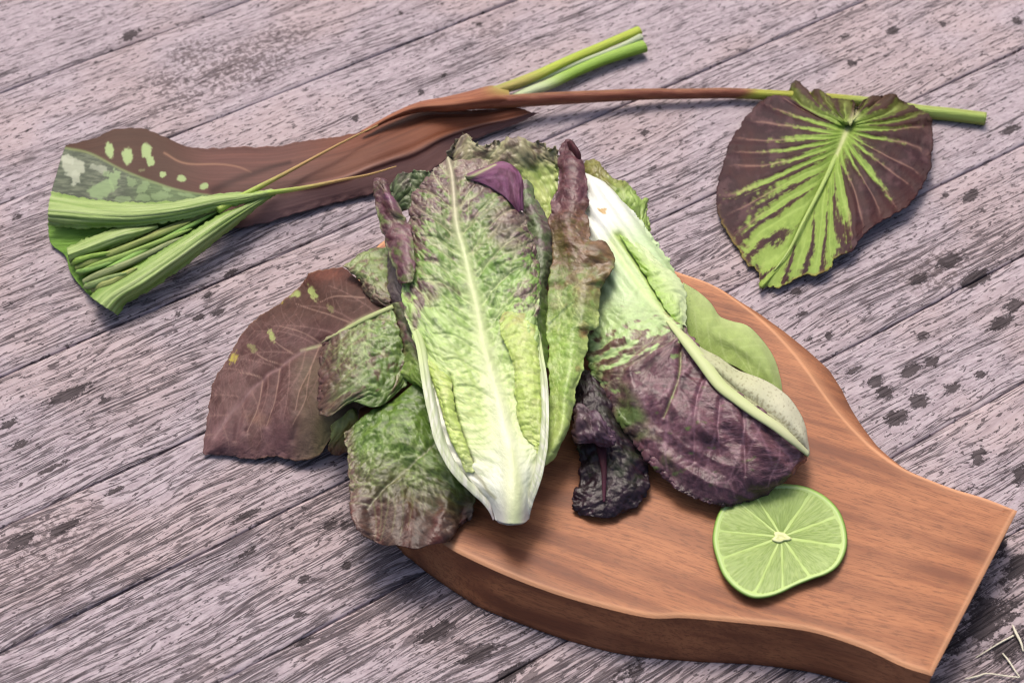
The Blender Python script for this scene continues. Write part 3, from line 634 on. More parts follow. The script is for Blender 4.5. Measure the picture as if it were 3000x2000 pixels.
def c_main(c):
    y = c.PY + 55 * c.g
    C = mix(bc(S(100,128,60), c), S(122,160,74), sm(580, 780, y)); C = mix(C, S(164,198,108), sm(820, 960, y + .15 * np.abs(c.PX - 1420))); C = mix(C, S(212,230,150), sm(960, 1140, y)); C = mix(C, S(234,240,200), sm(1200, 1370, y))
    # shade painted in as darker green pockets between the veins
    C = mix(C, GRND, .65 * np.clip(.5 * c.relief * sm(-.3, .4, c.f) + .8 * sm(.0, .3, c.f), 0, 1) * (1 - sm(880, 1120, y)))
    C = mix(C, S(150,190,80), .35 * sm(.0, .5, c.f) * sm(980, 1100, y))
    ed = sm(1480, 1570, c.PX + .25 * (c.PY - 700)) + sm(1290, 1225, c.PX - .05 * (c.PY - 600))
    p = sm(.02, .28, c.f * 1.2 + .6 * c.g + .55 * sm(700, 500, c.PY) - .26 + .62 * ed - .30 * sm(650, 900, c.PY) - .9 * sm(900, 1000, c.PY))
    p = np.maximum(p, .9 * blob(c, 1500, 640, 60, 34, 10, seed=3, soft=.4)); p = np.maximum(p, .75 * blob(c, 1490, 690, 60, 40, 20, seed=8, soft=.5)); p = np.maximum(p, .7 * stroke(c, [(600,1180),(700,1170),(830,1220)], 12, 8, Z5))
    p = np.maximum(p, .65 * blob(c, 1265, 855, 24, 40, 0, seed=13, soft=.5)); p = np.maximum(p, .8 * blob(c, 1217, 945, 9, 30, 0, seed=14, soft=.5))
    C = mix(C, mix(PUR, S(88,58,70), sm(0, .4, c.g)), .85 * p)
    C = mix(C, S(140,116,112), .75 * sm(540, 480, c.PY - .25 * (c.PX - 1320)))
    L = mix(bc(S(176,168,144), c), S(206,222,166), sm(620, 900, c.PY))
    C = mix(C, L, np.clip((.50 * c.v1 + .35 * c.v2 + .42 * c.n1 + .15 * c.n2) * (1 - .8 * sm(1000, 1150, c.PY)), 0, .8))
    va, vb = venation(c, MIDF[::-1], 15, 190, 170, 48, .55, 5)
    C = mix(C, S(196,208,158), .62 * va * sm(1330, 1100, c.PY)); C = mix(C, mix(S(170,170,136), S(190,216,140), sm(650, 850, c.PY)), .55 * vb * sm(1300, 1100, c.PY))
    C = mix(C, mix(S(190,196,150), S(212,228,176), sm(600, 800, c.PY)), .5 * c.lat * sm(1250, 1000, c.PY))
    C = mix(C, S(156,190,110), .38 * c.n2 * sm(1000, 1100, c.PY) * sm(1400, 1250, c.PY))
    C = mix(C, S(150,185,100), .5 * veins_fine(c) * sm(950, 1050, c.PY) * sm(1420, 1300, c.PY))
    R = mix(bc(S(196,190,160), c), S(214,228,170), sm(560, 760, c.PY)); R = mix(R, S(238,244,206), sm(1000, 1300, c.PY))
    C = mix(C, S(218,232,192), .75 * c.ribw * sm(930, 1150, c.PY)); C = mix(C, S(226,233,216), sm(1270, 1430, c.PY + 30 * c.g) * np.exp(-((c.PX - 1500) / 95) ** 4))
    C = mix(C, R, np.clip(1.1 * c.rib, 0, 1)); C = mix(C, S(206,220,160), .55 * stroke(c, [(1500,1330),(1512,1420),(1508,1530)], 12, 18))
    C = mix(C, S(232,230,226), .8 * sm(1430, 1530, c.PY) * (1 - np.exp(-((c.PX - 1507) / 24) ** 2)))
    C = mix(C, S(230,232,222), .9 * sm(1060, 1180, c.PY) * (sm(.15, .06, c.V) + sm(.90, .97, c.V)))
    C = mix(C, S(150,150,110), .55 * stroke(c, [(650,1090),(700,1140),(740,1200),(790,1250)], 5, 4, Z6))
    return C
def veins_fine(c):
    a = np.abs(c.s); ph = (c.tt + .15 * a + .35 * np.sin(a * 1.2)) * 2.6 + .9 * noise(c.s * .8, c.tt * .8, 5); d = np.abs(ph - np.round(ph)); return np.exp(-(d / .12) ** 2) * sm(.35, .7, a)
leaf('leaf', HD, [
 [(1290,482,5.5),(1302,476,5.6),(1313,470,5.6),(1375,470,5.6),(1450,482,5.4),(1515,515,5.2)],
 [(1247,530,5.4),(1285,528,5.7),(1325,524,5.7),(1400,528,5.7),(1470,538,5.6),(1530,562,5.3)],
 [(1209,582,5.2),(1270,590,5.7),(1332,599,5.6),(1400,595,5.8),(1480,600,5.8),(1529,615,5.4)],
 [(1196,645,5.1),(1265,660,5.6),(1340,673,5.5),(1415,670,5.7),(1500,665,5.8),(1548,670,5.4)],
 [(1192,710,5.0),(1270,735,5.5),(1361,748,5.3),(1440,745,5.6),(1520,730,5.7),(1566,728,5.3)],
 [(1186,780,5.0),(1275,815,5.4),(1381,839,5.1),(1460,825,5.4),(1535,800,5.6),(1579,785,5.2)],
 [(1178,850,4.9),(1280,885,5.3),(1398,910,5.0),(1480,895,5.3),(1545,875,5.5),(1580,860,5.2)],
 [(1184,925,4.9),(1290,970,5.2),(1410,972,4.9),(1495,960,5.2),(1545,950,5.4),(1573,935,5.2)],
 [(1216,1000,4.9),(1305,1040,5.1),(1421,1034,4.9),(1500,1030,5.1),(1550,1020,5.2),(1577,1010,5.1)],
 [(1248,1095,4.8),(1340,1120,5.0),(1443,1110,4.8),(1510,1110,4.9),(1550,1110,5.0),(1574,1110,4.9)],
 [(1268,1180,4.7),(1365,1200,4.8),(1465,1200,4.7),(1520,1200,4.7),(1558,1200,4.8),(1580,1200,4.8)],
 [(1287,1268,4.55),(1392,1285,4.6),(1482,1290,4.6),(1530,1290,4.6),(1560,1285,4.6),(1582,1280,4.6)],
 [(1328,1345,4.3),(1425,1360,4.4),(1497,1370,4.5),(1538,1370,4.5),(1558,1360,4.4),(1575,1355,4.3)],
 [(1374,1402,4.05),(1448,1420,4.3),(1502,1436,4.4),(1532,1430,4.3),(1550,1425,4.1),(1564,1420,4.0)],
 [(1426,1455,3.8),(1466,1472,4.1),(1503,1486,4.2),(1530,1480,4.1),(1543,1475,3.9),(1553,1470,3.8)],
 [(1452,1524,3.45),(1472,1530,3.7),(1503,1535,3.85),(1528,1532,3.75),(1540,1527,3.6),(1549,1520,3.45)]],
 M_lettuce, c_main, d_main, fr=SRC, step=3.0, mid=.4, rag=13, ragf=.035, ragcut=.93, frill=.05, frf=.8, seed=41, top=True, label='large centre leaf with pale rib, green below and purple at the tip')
# inner folded margins, yellow green
def c_fold(c):
    C = mix(bc(S(184,208,108), c), S(208,220,140), sm(-.1, .45, c.f)); C = mix(C, S(150,180,66), .55 * sm(.05, .5, c.g + .5 * c.f)); C = mix(C, S(218,228,168), .5 * c.n1 + sm(1290, 1400, c.PY) * .7)
    return mix(C, S(150,140,74), .6 * sm(1000, 925, c.PY) * sm(-.1, .3, c.f) * sm(1400, 1440, c.PX))
def d_fold(c): return .07 * sm(0, .3, 1 - c.e) * sm(0, .04, c.U) + curly(c, .09, 2.0, .6, .15, 51, st=1.7)
leaf('folded_margin', HD, [
 [(815,70,5.32),(860,20,5.26),(930,8,5.26),(1040,28,5.22)],
 [(822,160,5.32),(890,110,5.36),(970,110,5.36),(1055,130,5.22)],
 [(870,290,5.22),(930,270,5.26),(1000,270,5.26),(1068,290,5.12)],
 [(915,420,5.02),(960,420,5.16),(1020,420,5.16),(1076,430,5.02)],
 [(922,580,4.82),(975,580,5.06),(1030,580,5.06),(1084,580,4.92)],
 [(935,720,4.72),(985,720,4.86),(1040,720,4.86),(1092,720,4.82)],
 [(968,840,4.62),(1010,840,4.66),(1055,840,4.66),(1096,840,4.72)],
 [(1040,930,4.52),(1060,930,4.46),(1080,930,4.46),(1098,925,4.62)],
 [(1064,990,4.42),(1072,990,4.36),(1082,990,4.36),(1092,985,4.52)]],
 M_lettuce, c_fold, d_fold, fr=Z6, rag=8, ragf=.05, thick=.02, seed=44, label='yellow green crinkled fold right of the rib')
leaf('folded_margin', HD, [
 [(300,300,5.02),(335,330,5.06),(370,370,5.06),(400,420,4.92)],
 [(352,420,5.02),(385,440,5.06),(425,460,5.06),(488,480,4.92)],
 [(395,540,4.92),(425,550,4.96),(450,560,5.06),(505,570,4.92)],
 [(432,660,4.82),(460,670,4.86),(475,680,4.96),(528,690,4.82)],
 [(462,780,4.72),(490,790,4.76),(510,800,4.76),(560,800,4.72)],
 [(505,890,4.62),(535,900,4.66),(550,900,4.66),(596,900,4.62)],
 [(552,985,4.42),(580,995,4.46),(590,1000,4.46),(628,990,4.42)],
 [(590,1085,4.22),(615,1085,4.16),(640,1085,4.16),(655,1080,4.22)]],
 M_lettuce, c_fold, d_fold, fr=Z6, rag=5, ragf=.05, thick=.02, seed=46, label='yellow green crinkled fold left of the rib')
# purple fold at the tip
def c_pf(c):
    C = mix(bc(S(126,80,110), c), S(96,56,78), sm(-.2, .3, c.f + c.g)); C = mix(C, S(176,190,128), .9 * stroke(c, [(860,390),(900,412),(1010,362),(1090,325)], 7, 3, Z5)); return mix(C, S(170,140,160), .3 * c.v1)
leaf('folded_tip', HD, [
 [(868,398,5.9),(930,372,6.0),(1030,335,6.1),(1140,300,6.1),(1230,345,6.1),(1278,430,6.0),(1282,540,5.9),(1284,650,5.7)],
 [(878,408,5.9),(950,395,6.1),(1040,375,6.2),(1130,370,6.3),(1200,410,6.3),(1240,480,6.2),(1255,560,6.1),(1272,645,5.8)],
 [(890,420,5.7),(955,440,5.9),(1030,470,5.9),(1095,510,5.9),(1150,545,5.9),(1190,585,5.9),(1220,620,5.8),(1255,660,5.7)]],
 M_smooth, c_pf, lambda c: curly(c, .02, 1, 1, .5, 3) , fr=Z5, seed=48, label='smooth purple tip folded forward')
# right leaf, maroon above and green below
def c_right(c):
    y = c.PY + 60 * c.g
    C = mix(bc(S(88,46,56), c), S(100,92,44), sm(580, 700, y)); C = mix(C, S(120,148,72), sm(740, 830, y)); C = mix(C, S(152,186,88), sm(900, 1020, y)); C = mix(C, S(186,210,118), sm(1080, 1300, c.PY)); C = mix(C, S(216,226,180), sm(1330, 1440, c.PY))
    right = (c.PX - 1600) / 130
    C = mix(C, S(112,70,44), .6 * sm(-.1, .35, c.f + .4 * sm(.2, .9, right) - .1) * sm(560, 640, c.PY) * sm(960, 820, c.PY) )
    C = mix(C, S(112,72,82), .7 * sm(.0, .3, c.f) * sm(700, 560, c.PY)); C = mix(C, S(74,34,42), .7 * sm(.05, .4, c.g) * sm(620, 500, c.PY))
    C = mix(C, S(196,208,128), .6 * sm(.45, 1, 2 * c.V - 1) * sm(850, 960, c.PY)); C = mix(C, S(146,96,60), .8 * blob(c, 1708, 968, 14, 22, 0, seed=4, soft=.5) + .5 * blob(c, 1690, 1080, 8, 10, seed=4))
    C = mix(C, S(112,150,48), .5 * sm(0, .4, c.f) * sm(900, 1000, c.PY) * sm(1300, 1150, c.PY))
    L = mix(bc(S(136,110,104), c), S(190,206,136), sm(760, 940, c.PY))
    C = mix(C, L, np.clip(.35 * c.v1 + .2 * c.v2 + .35 * c.n1, 0, .8)); va, vb = venation(c, [(1560,2350),(1560,2100),(1560,1800),(1570,1500),(1600,1200),(1640,900),(1640,600),(1630,300)], 16, 70, 110, 45, .5, 41, fr=Z5, w=(2.6, 1.3))
    C = mix(C, mix(S(128,94,92), S(192,210,134), sm(720, 900, c.PY)), .5 * va + .35 * vb)
    C = mix(C, S(70,104,36), .8 * stroke(c, [(1470,1450),(1560,1360),(1650,1290)], 3, 2, Z5))
    return C
leaf('leaf', HD, [
 [(1560,168,5.4),(1590,150,5.6),(1625,160,5.6),(1652,205,5.4)],
 [(1538,240,5.4),(1580,230,5.5),(1640,230,5.7),(1694,265,5.6)],
 [(1530,320,5.4),(1585,310,5.7),(1650,310,5.8),(1712,330,5.6)],
 [(1535,400,5.4),(1590,400,5.7),(1665,400,5.8),(1732,410,5.6)],
 [(1532,490,5.4),(1590,490,5.7),(1665,490,5.8),(1736,500,5.6)],
 [(1478,575,5.3),(1570,570,5.5),(1660,570,5.8),(1746,585,5.5)],
 [(1490,640,5.3),(1570,640,5.5),(1650,640,5.7),(1728,650,5.5)],
 [(1466,705,5.2),(1560,700,5.7),(1650,700,5.7),(1742,715,5.5)],
 [(1488,790,5.1),(1580,790,5.6),(1670,780,5.7),(1762,800,5.5)],
 [(1498,860,5.1),(1590,860,5.6),(1690,850,5.7),(1765,862,5.6)],
 [(1500,905,5.0),(1610,910,5.5),(1740,890,5.8),(1868,882,5.5)],
 [(1492,980,5.0),(1620,980,5.4),(1770,960,5.8),(1928,960,5.5)],
 [(1484,1060,4.9),(1620,1060,5.3),(1770,1050,5.5),(1925,1050,5.6)],
 [(1472,1130,4.9),(1600,1130,5.2),(1740,1130,5.6),(1868,1140,5.4)],
 [(1466,1200,4.8),(1590,1200,5.1),(1710,1200,5.5),(1828,1205,5.2)],
 [(1458,1330,4.7),(1580,1330,5.0),(1700,1330,5.4),(1820,1350,5.1)],
 [(1450,1440,4.6),(1570,1440,4.9),(1690,1440,5.3),(1812,1450,5.0)],
 conv((-1000 * 2.412 + 0, -350 * 2.412, 1 / 2.412), []) or [(1448,1500,4.6),(1550,1500,4.9),(1640,1490,5.2),(1742,1498,4.9)],
 [(1460,1570,4.6),(1550,1570,4.8),(1640,1560,5.1),(1745,1590,4.8)],
 [(1466,1660,4.5),(1550,1660,4.8),(1630,1650,5.0),(1722,1680,4.7)],
 [(1470,1780,4.5),(1550,1780,4.7),(1620,1780,4.9),(1692,1790,4.6)],
 [(1472,1900,4.4),(1540,1900,4.6),(1590,1900,4.8),(1652,1920,4.5)],
 [(1468,2050,4.2),(1530,2050,4.4),(1580,2050,4.6),(1630,2060,4.3)],
 [(1458,2190,4.0),(1510,2190,4.2),(1560,2190,4.4),(1592,2200,4.1)],
 [(1430,2310,3.8),(1470,2310,4.0),(1510,2310,4.1),(1550,2300,3.9)],
 [(1390,2420,3.6),(1420,2420,3.8),(1450,2415,3.8),(1480,2400,3.6)],
 [(1352,2490,3.3),(1360,2492,3.4),(1372,2494,3.4),(1382,2490,3.3)]],
 M_lettuce, c_right, lambda c: curly(c, .065, 1.5, 1.2, .4, 61, st=1.3) + .06 * np.sin(c.s * 4.2 + 1.5 * c.g) * sm(900, 700, c.PY), fr=Z5, rag=7, ragf=.045, seed=61, frill=.05, frf=.7, mid=.3, label='tall leaf on the right side, maroon above and bright green below')
# two dark curled bits on top of the maroon leaf
leaf('leaf_lobe', HD, [
 [(1598,158,5.7),(1615,152,5.9),(1632,160,5.9)],[(1610,200,5.7),(1640,180,6.1),(1668,205,5.9)],[(1620,240,5.6),(1660,220,6.1),(1690,255,5.8)],[(1650,290,5.5),(1672,290,5.8),(1688,300,5.6)]],
 M_smooth, lambda c: mix(bc(S(78,40,48), c), S(50,26,32), sm(0, .4, c.f)), lambda c: curly(c, .02), fr=Z5, seed=66)
# crumpled leaves on the lower left side of the head
leaf('leaf', HD, [
 [(1003,165,3.6),(1022,160,4.0),(1045,185,4.2)],[(992,230,3.6),(1025,225,4.0),(1060,260,4.2)],[(990,320,3.6),(1030,310,4.0),(1072,330,4.2)],[(1005,390,3.5),(1050,370,4.0),(1100,390,4.2)]],
 M_lettuce, lambda c: lettuce_cols(c, bc(S(82,72,74), c), (S(84,62,66), .4), S(120,110,112), .3, .3), lambda c: curly(c, .08), fr=Z4, rag=4, seed=67)
leaf('leaf', HD, [
 [(1000,385,3.7),(1050,370,4.2),(1105,380,4.4)],[(1030,460,3.7),(1080,450,4.2),(1125,470,4.4)],[(1045,560,3.6),(1100,550,4.1),(1150,570,4.3)],[(1060,640,3.5),(1120,640,4.0),(1165,650,4.2)],[(1062,700,3.4),(1120,720,3.8),(1175,740,4.0)],[(1110,735,3.3),(1150,755,3.6),(1185,780,3.8)]],
 M_lettuce, lambda c: lettuce_cols(c, mix(bc(S(86,90,60), c), S(128,160,62), sm(980, 1080, c.PY)), (S(102,66,72), sm(-.1, .3, c.f) * sm(1080, 980, c.PY)), S(150,160,110), .4, .3), lambda c: curly(c, .14), fr=Z4, rag=8, seed=68)

# ---------------------------------------------------------------- loose leaves under the head
def c_brown(c):
    C = mix(bc(S(102,74,72), c), S(84,56,54), sm(-.2, .35, c.f + c.g)); C = mix(C, S(140,112,108), .22 * np.clip(c.n1 + .5 * c.n2, 0, 1)); C = mix(C, S(122,92,96), .6 * sm(1150, 1290, c.PY) * sm(-.2, .3, c.g + .3)); C = mix(C, S(78,54,44), .6 * sm(1000, 900, c.PY))
    C = mix(C, S(122,116,66), .8 * sm(895, 960, c.PX) * sm(1180, 1260, c.PY)); C = mix(C, S(110,104,78), .5 * sm(830, 900, c.PX) * sm(1000, 1080, c.PY))
    C = mix(C, S(132,86,68), .8 * blob(c, 715, 240, 60, 30, 0, Z4, seed=4, soft=.5)); C = mix(C, S(96,52,44), .6 * sm(860, 800, c.PY))
    for i, (x, y, a, b, g) in enumerate(((465,525,13,30,-25),(510,362,14,14,0),(570,330,34,16,-10),(655,330,16,36,-28),(290,628,16,26,25),(370,575,22,10,20),(385,595,16,10,20),(735,400,12,20,-30))):
        C = mix(C, S(188,180,74) if i in (1, 4) else S(168,186,110), (.85 if i < 5 else .45) * blob(c, x, y, a, b, g, Z4, .9, seed=i, soft=.3))
    C = mix(C, S(190,196,146) if True else 0, .85 * stroke(c, [(1010,396),(860,455),(780,505)], 8, 5, Z4) + .8 * stroke(c, [(790,500),(690,555),(600,592)], 5, 4, Z4)); C = mix(C, S(150,120,120), .75 * stroke(c, [(610,590),(510,660),(400,740),(290,860),(200,990)], 4, 8, Z4, p=1.4))
    for q in (((690,555),(600,505),(500,480)),((680,560),(640,660),(590,770),(570,860)),((560,605),(510,575),(480,550)),((415,712),(360,700),(310,690)),((520,655),(450,640),(400,610)),((500,670),(480,800),(440,930)),((420,730),(400,840),(350,960)),((830,465),(740,430),(640,400),(580,380)),((890,350),(760,345),(690,370)),((640,660),(620,800),(560,930))):
        C = mix(C, S(164,134,120), .7 * stroke(c, list(q), 2.6, 1.3, Z4))
    va, vb = venation(c, [(1010,396),(860,455),(780,505),(690,555),(600,592),(510,660),(400,740),(290,860),(200,990)], 10, 190, 190, 60, .5, 11, fr=Z4, w=(2.6, 1.2), ws=(1.6, .9))
    C = mix(mix(C, S(150,120,112), .5 * va), S(136,108,102), .42 * vb)
    return mix(C, S(150,116,90), .6 * sm(.975, 1, c.e) + .25 * blob(c, 400, 900, 50, 30, 20, Z4, .9, seed=9, soft=.6))
def d_brown(c): 
    c.mot = .22
    curly(c, 0, .8, 1.5, .8, 71)
    r = -.05 * stroke(c, [(1010,396),(690,555),(510,660),(400,740),(200,990)], 10, 8, Z4)
    for q in (((500,670),(480,800),(440,930)),((420,730),(400,840),(350,960)),((680,560),(640,660),(590,770),(570,860)),((620,800),(560,1000)),((330,820),(300,1000))): r = r - .10 * stroke(c, list(q), 13, 9, Z4)
    return r + .07 * c.g + .02 * c.f
LBr = thing('brown_leaf', 'large smooth purple brown pointed leaf with yellow green flecks, lying left of the romaine', 'leaf', at(800, 1100, .2))
leaf('blade', LBr, [
 [(150,1060,.2),(150,1061,.2),(151,1063,.2),(152,1065,.2),(153,1067,.2)],
 [(170,900,.5),(200,935,.6),(225,970,.7),(240,1020,.6),(250,1070,.2)],
 [(195,745,.7),(250,800,.9),(310,860,1.0),(340,980,.8),(370,1088,.25)],
 [(255,640,.8),(330,690,1.1),(400,745,1.2),(450,910,1.1),(480,1078,.3)],
 [(335,508,.9),(430,580,1.4),(510,655,1.5),(550,880,1.5),(580,1096,.4)],
 [(415,432,1.0),(510,510,1.7),(600,592,1.8),(650,840,1.9),(680,1072,.6)],
 [(500,378,1.2),(600,460,2.0),(690,555,2.2),(730,780,2.4),(745,985,1.3)],
 [(600,292,1.5),(690,400,2.4),(780,505,2.8),(820,720,2.8),(855,935,2.1)],
 [(645,236,1.9),(770,340,2.8),(880,452,3.2),(900,680,3.1),(870,860,2.6)],
 [(790,206,2.4),(900,300,3.1),(1010,396,3.5),(1020,600,3.3),(1000,800,2.9)]],
 M_smooth, c_brown, d_brown, fr=Z4, step=3.2, rag=6, seed=72)
RLf = thing('red_green_leaf', 'mottled green and purple crinkled lettuce leaf with pale rib, lying on the brown pointed leaf', 'leaf', at(1000, 1050, 3.0))
MIDL = [(1015,393),(880,452),(780,507),(700,552)]
def c_lg(c):
    C = mix(bc(S(100,74,68), c), S(98,124,60), sm(930, 1090, c.PX + 120 * c.f + .25 * (c.PY - 1050))); p = sm(0, .3, c.f + .5 * c.g + .25 * sm(1050, 950, c.PX) - .05)
    C = mix(C, S(98,66,64), .75 * p); C = mix(C, S(162,186,122), np.clip(.42 * c.v1 + .5 * c.n1, 0, .8) * sm(950, 1040, c.PX)); C = mix(C, S(130,92,92), .5 * sm(1.0, .85, c.U * 0 + 1) * sm(.85, 1, c.U) * sm(1040, 930, c.PX))
    va, vb = venation(c, MIDL, 7, 150, 150, 62, .4, 31, fr=Z4, w=(3.4, 1.5))
    C = mix(C, S(166,184,130), .55 * va * sm(900, 980, c.PX)); C = mix(C, S(160,180,112), .5 * vb * sm(920, 1000, c.PX))
    return mix(C, S(188,196,148), .8 * stroke(c, MIDL, 7, 4, Z4))
tube('midrib', RLf, [(1022,390,4.0),(950,420,3.9),(880,453,3.72),(830,480,3.5),(780,507,3.3),(735,530,3.0),(695,553,2.62)], [.14,.14,.13,.11,.09,.07,.04], M_rib, lambda U, A: mix(np.broadcast_to(S(178,190,132), U.shape + (3,)).copy(), S(160,150,120), sm(.6, 1, U)), fr=Z4, flat=.6)
leaf('blade', RLf, [
 [(705,548,2.5),(780,503,3.2),(880,450,3.6),(950,420,3.8),(1018,390,3.9)],
 [(690,620,2.55),(790,590,3.5),(890,550,3.9),(970,520,4.0),(1045,480,4.0)],
 [(685,720,2.6),(790,690,3.5),(900,660,3.8),(990,630,3.8),(1070,590,3.8)],
 [(675,810,2.6),(780,780,3.4),(910,770,3.6),(1010,740,3.5),(1085,670,3.5)],
 [(690,888,2.6),(740,892,3.0),(830,828,3.3),(950,852,3.2),(1085,745,3.2)]],
 M_lettuce, c_lg, lambda c: curly(c, .14, 1.1, 1.1, .9, 81) * sm(880, 1010, c.PX + 60), fr=Z4, rag=12, ragf=.05, seed=82, top=False)
GLf = thing('green_leaf', 'small pale green crinkled leaf showing above the brown pointed leaf, left of the romaine', 'leaf', at(1080, 800, 3.0))
leaf('blade', GLf, [
 [(790,206,3.2),(880,145,3.3),(940,130,3.3),(1012,118,3.2)],
 [(830,235,3.3),(890,220,3.6),(945,210,3.7),(1015,200,3.5)],
 [(870,275,3.3),(910,280,3.7),(955,285,3.8),(1015,290,3.6)],
 [(905,335,3.3),(935,345,3.6),(970,355,3.7),(1015,360,3.7)],
 [(960,380,3.4),(980,385,3.5),(1000,390,3.6),(1015,395,3.7)]],
 M_lettuce, lambda c: lettuce_cols(c, bc(S(122,142,82), c), (S(92,62,58), np.maximum(sm(0, .35, c.f + .3 * c.g) * .8, .92 * sm(-25, 15, (c.PY - 781) - .62 * (c.PX - 1004) + 40 * c.f))), S(176,186,136), .5, .4), lambda c: curly(c, .15, 1.4, 1.0, .8, 91), fr=Z4, rag=9, seed=92)
YLf = thing('leaf_scrap', 'small olive curled leaf scrap at the lower right edge of the brown pointed leaf', 'leaf', at(980, 1260, 1.0))
leaf('blade', YLf, [
 [(735,935,1.8),(780,900,2.3),(830,858,2.6),(852,862,2.4)],
 [(740,985,1.5),(790,950,2.0),(835,910,2.3),(862,920,2.1)],
 [(725,1040,.8),(770,1010,1.2),(820,975,1.5),(850,965,1.5)],
 [(740,1062,.4),(785,1064,.5),(830,1040,.8),(860,1010,1.2)]],
 M_lettuce, lambda c: mix(mix(bc(S(132,140,76), c), S(112,80,60), sm(1270, 1330, c.PY + 30 * c.f)), S(160,176,110), .5 * c.n1), lambda c: curly(c, .10, 1.4, 1.0, .8, 95), fr=Z4, rag=8, seed=96)
LLf = thing('green_purple_leaf', 'dark green lettuce leaf with purple brown tip hanging over the board below the romaine', 'leaf', at(1200, 1400, 2.3))
MLL = [(1275,1295),(1190,1370),(1112,1447),(1075,1492)]
def d_ll(c):
    r = curly(c, .12, 1.15, 1.3, .8, 101)
    f = .10 * np.sin((c.PX * .8 + c.PY * .3) * .035 + 3 * c.g) + .16 * np.sin(c.PX * .05 + 2.2 * c.g) * sm(1400, 1520, c.PY)
    return r * (1 - .6 * sm(1420, 1540, c.PY)) + f - .10 * stroke(c, MLL, 9, 6)
def c_ll(c):
    y = c.PY + .25 * (c.PX - 1200) * -1 + 60 * c.g
    C = mix(bc(S(92,122,48), c), S(78,76,44), sm(1330, 1430, y)); C = mix(C, S(74,54,46), sm(1410, 1500, y)); C = mix(C, GRND, .5 * sm(-.1, .4, c.f) * sm(1480, 1350, y))
    C = mix(C, S(112,84,80), .8 * sm(1066, 1030, c.PX + .12 * (c.PY - 1400) * -1)); C = mix(C, S(120,108,108), .6 * sm(.0, .4, c.g) * sm(1520, 1570, c.PY)); C = mix(C, S(88,42,36), .75 * np.clip(np.sin(c.PX * .075 + 3 * c.g), 0, 1) * sm(1440, 1520, c.PY))
    C = mix(C, S(150,176,100), np.clip(.6 * c.n1 + .3 * c.v2 * .7, 0, .8) * sm(1500, 1380, y)); C = mix(C, S(120,104,92), .4 * c.n1 * sm(1380, 1480, y))
    for q in (((1190,1370),(1140,1365),(1080,1350)),((1240,1325),(1245,1400),(1230,1480)),((1140,1420),(1160,1490),(1150,1560)),((1260,1310),(1310,1380),(1340,1450)),((1240,1320),(1170,1290),(1120,1250))): C = mix(C, S(152,160,112), .5 * stroke(c, list(q), 4, 2))
    va, vb = venation(c, MLL, 8, 190, 190, 58, .5, 21, w=(3.4, 1.5))
    C = mix(C, S(150,164,110), .5 * va); C = mix(C, mix(S(146,172,96), S(122,102,86), sm(1400, 1480, c.PY)), .5 * vb)
    return mix(C, S(166,166,140), .75 * stroke(c, MLL, 4.5, 2.5))
leaf('blade', LLf, [
 [(1006,1272,2.5),(1055,1225,2.8),(1120,1190,2.9),(1200,1140,3.2),(1262,1112,3.3)],
 [(1016,1320,2.5),(1080,1285,2.8),(1160,1262,3.2),(1240,1235,3.3),(1320,1225,3.1)],
 [(1022,1390,2.4),(1090,1365,2.7),(1180,1345,2.9),(1260,1335,3.2),(1355,1330,2.9)],
 [(1028,1460,2.3),(1100,1440,2.6),(1190,1430,2.75),(1290,1425,2.8),(1395,1430,2.8)],
 [(1036,1525,2.3),(1110,1515,2.5),(1200,1510,2.65),(1300,1505,2.7),(1390,1485,2.7)],
 [(1052,1556,2.3),(1120,1566,2.45),(1200,1570,2.55),(1290,1560,2.6),(1375,1525,2.6)],
 [(1075,1575,2.3),(1130,1594,2.4),(1195,1604,2.45),(1250,1600,2.5),(1330,1562,2.4)]],
 M_lettuce, c_ll, d_ll, fr=SRC, rag=9, ragf=.04, seed=102)

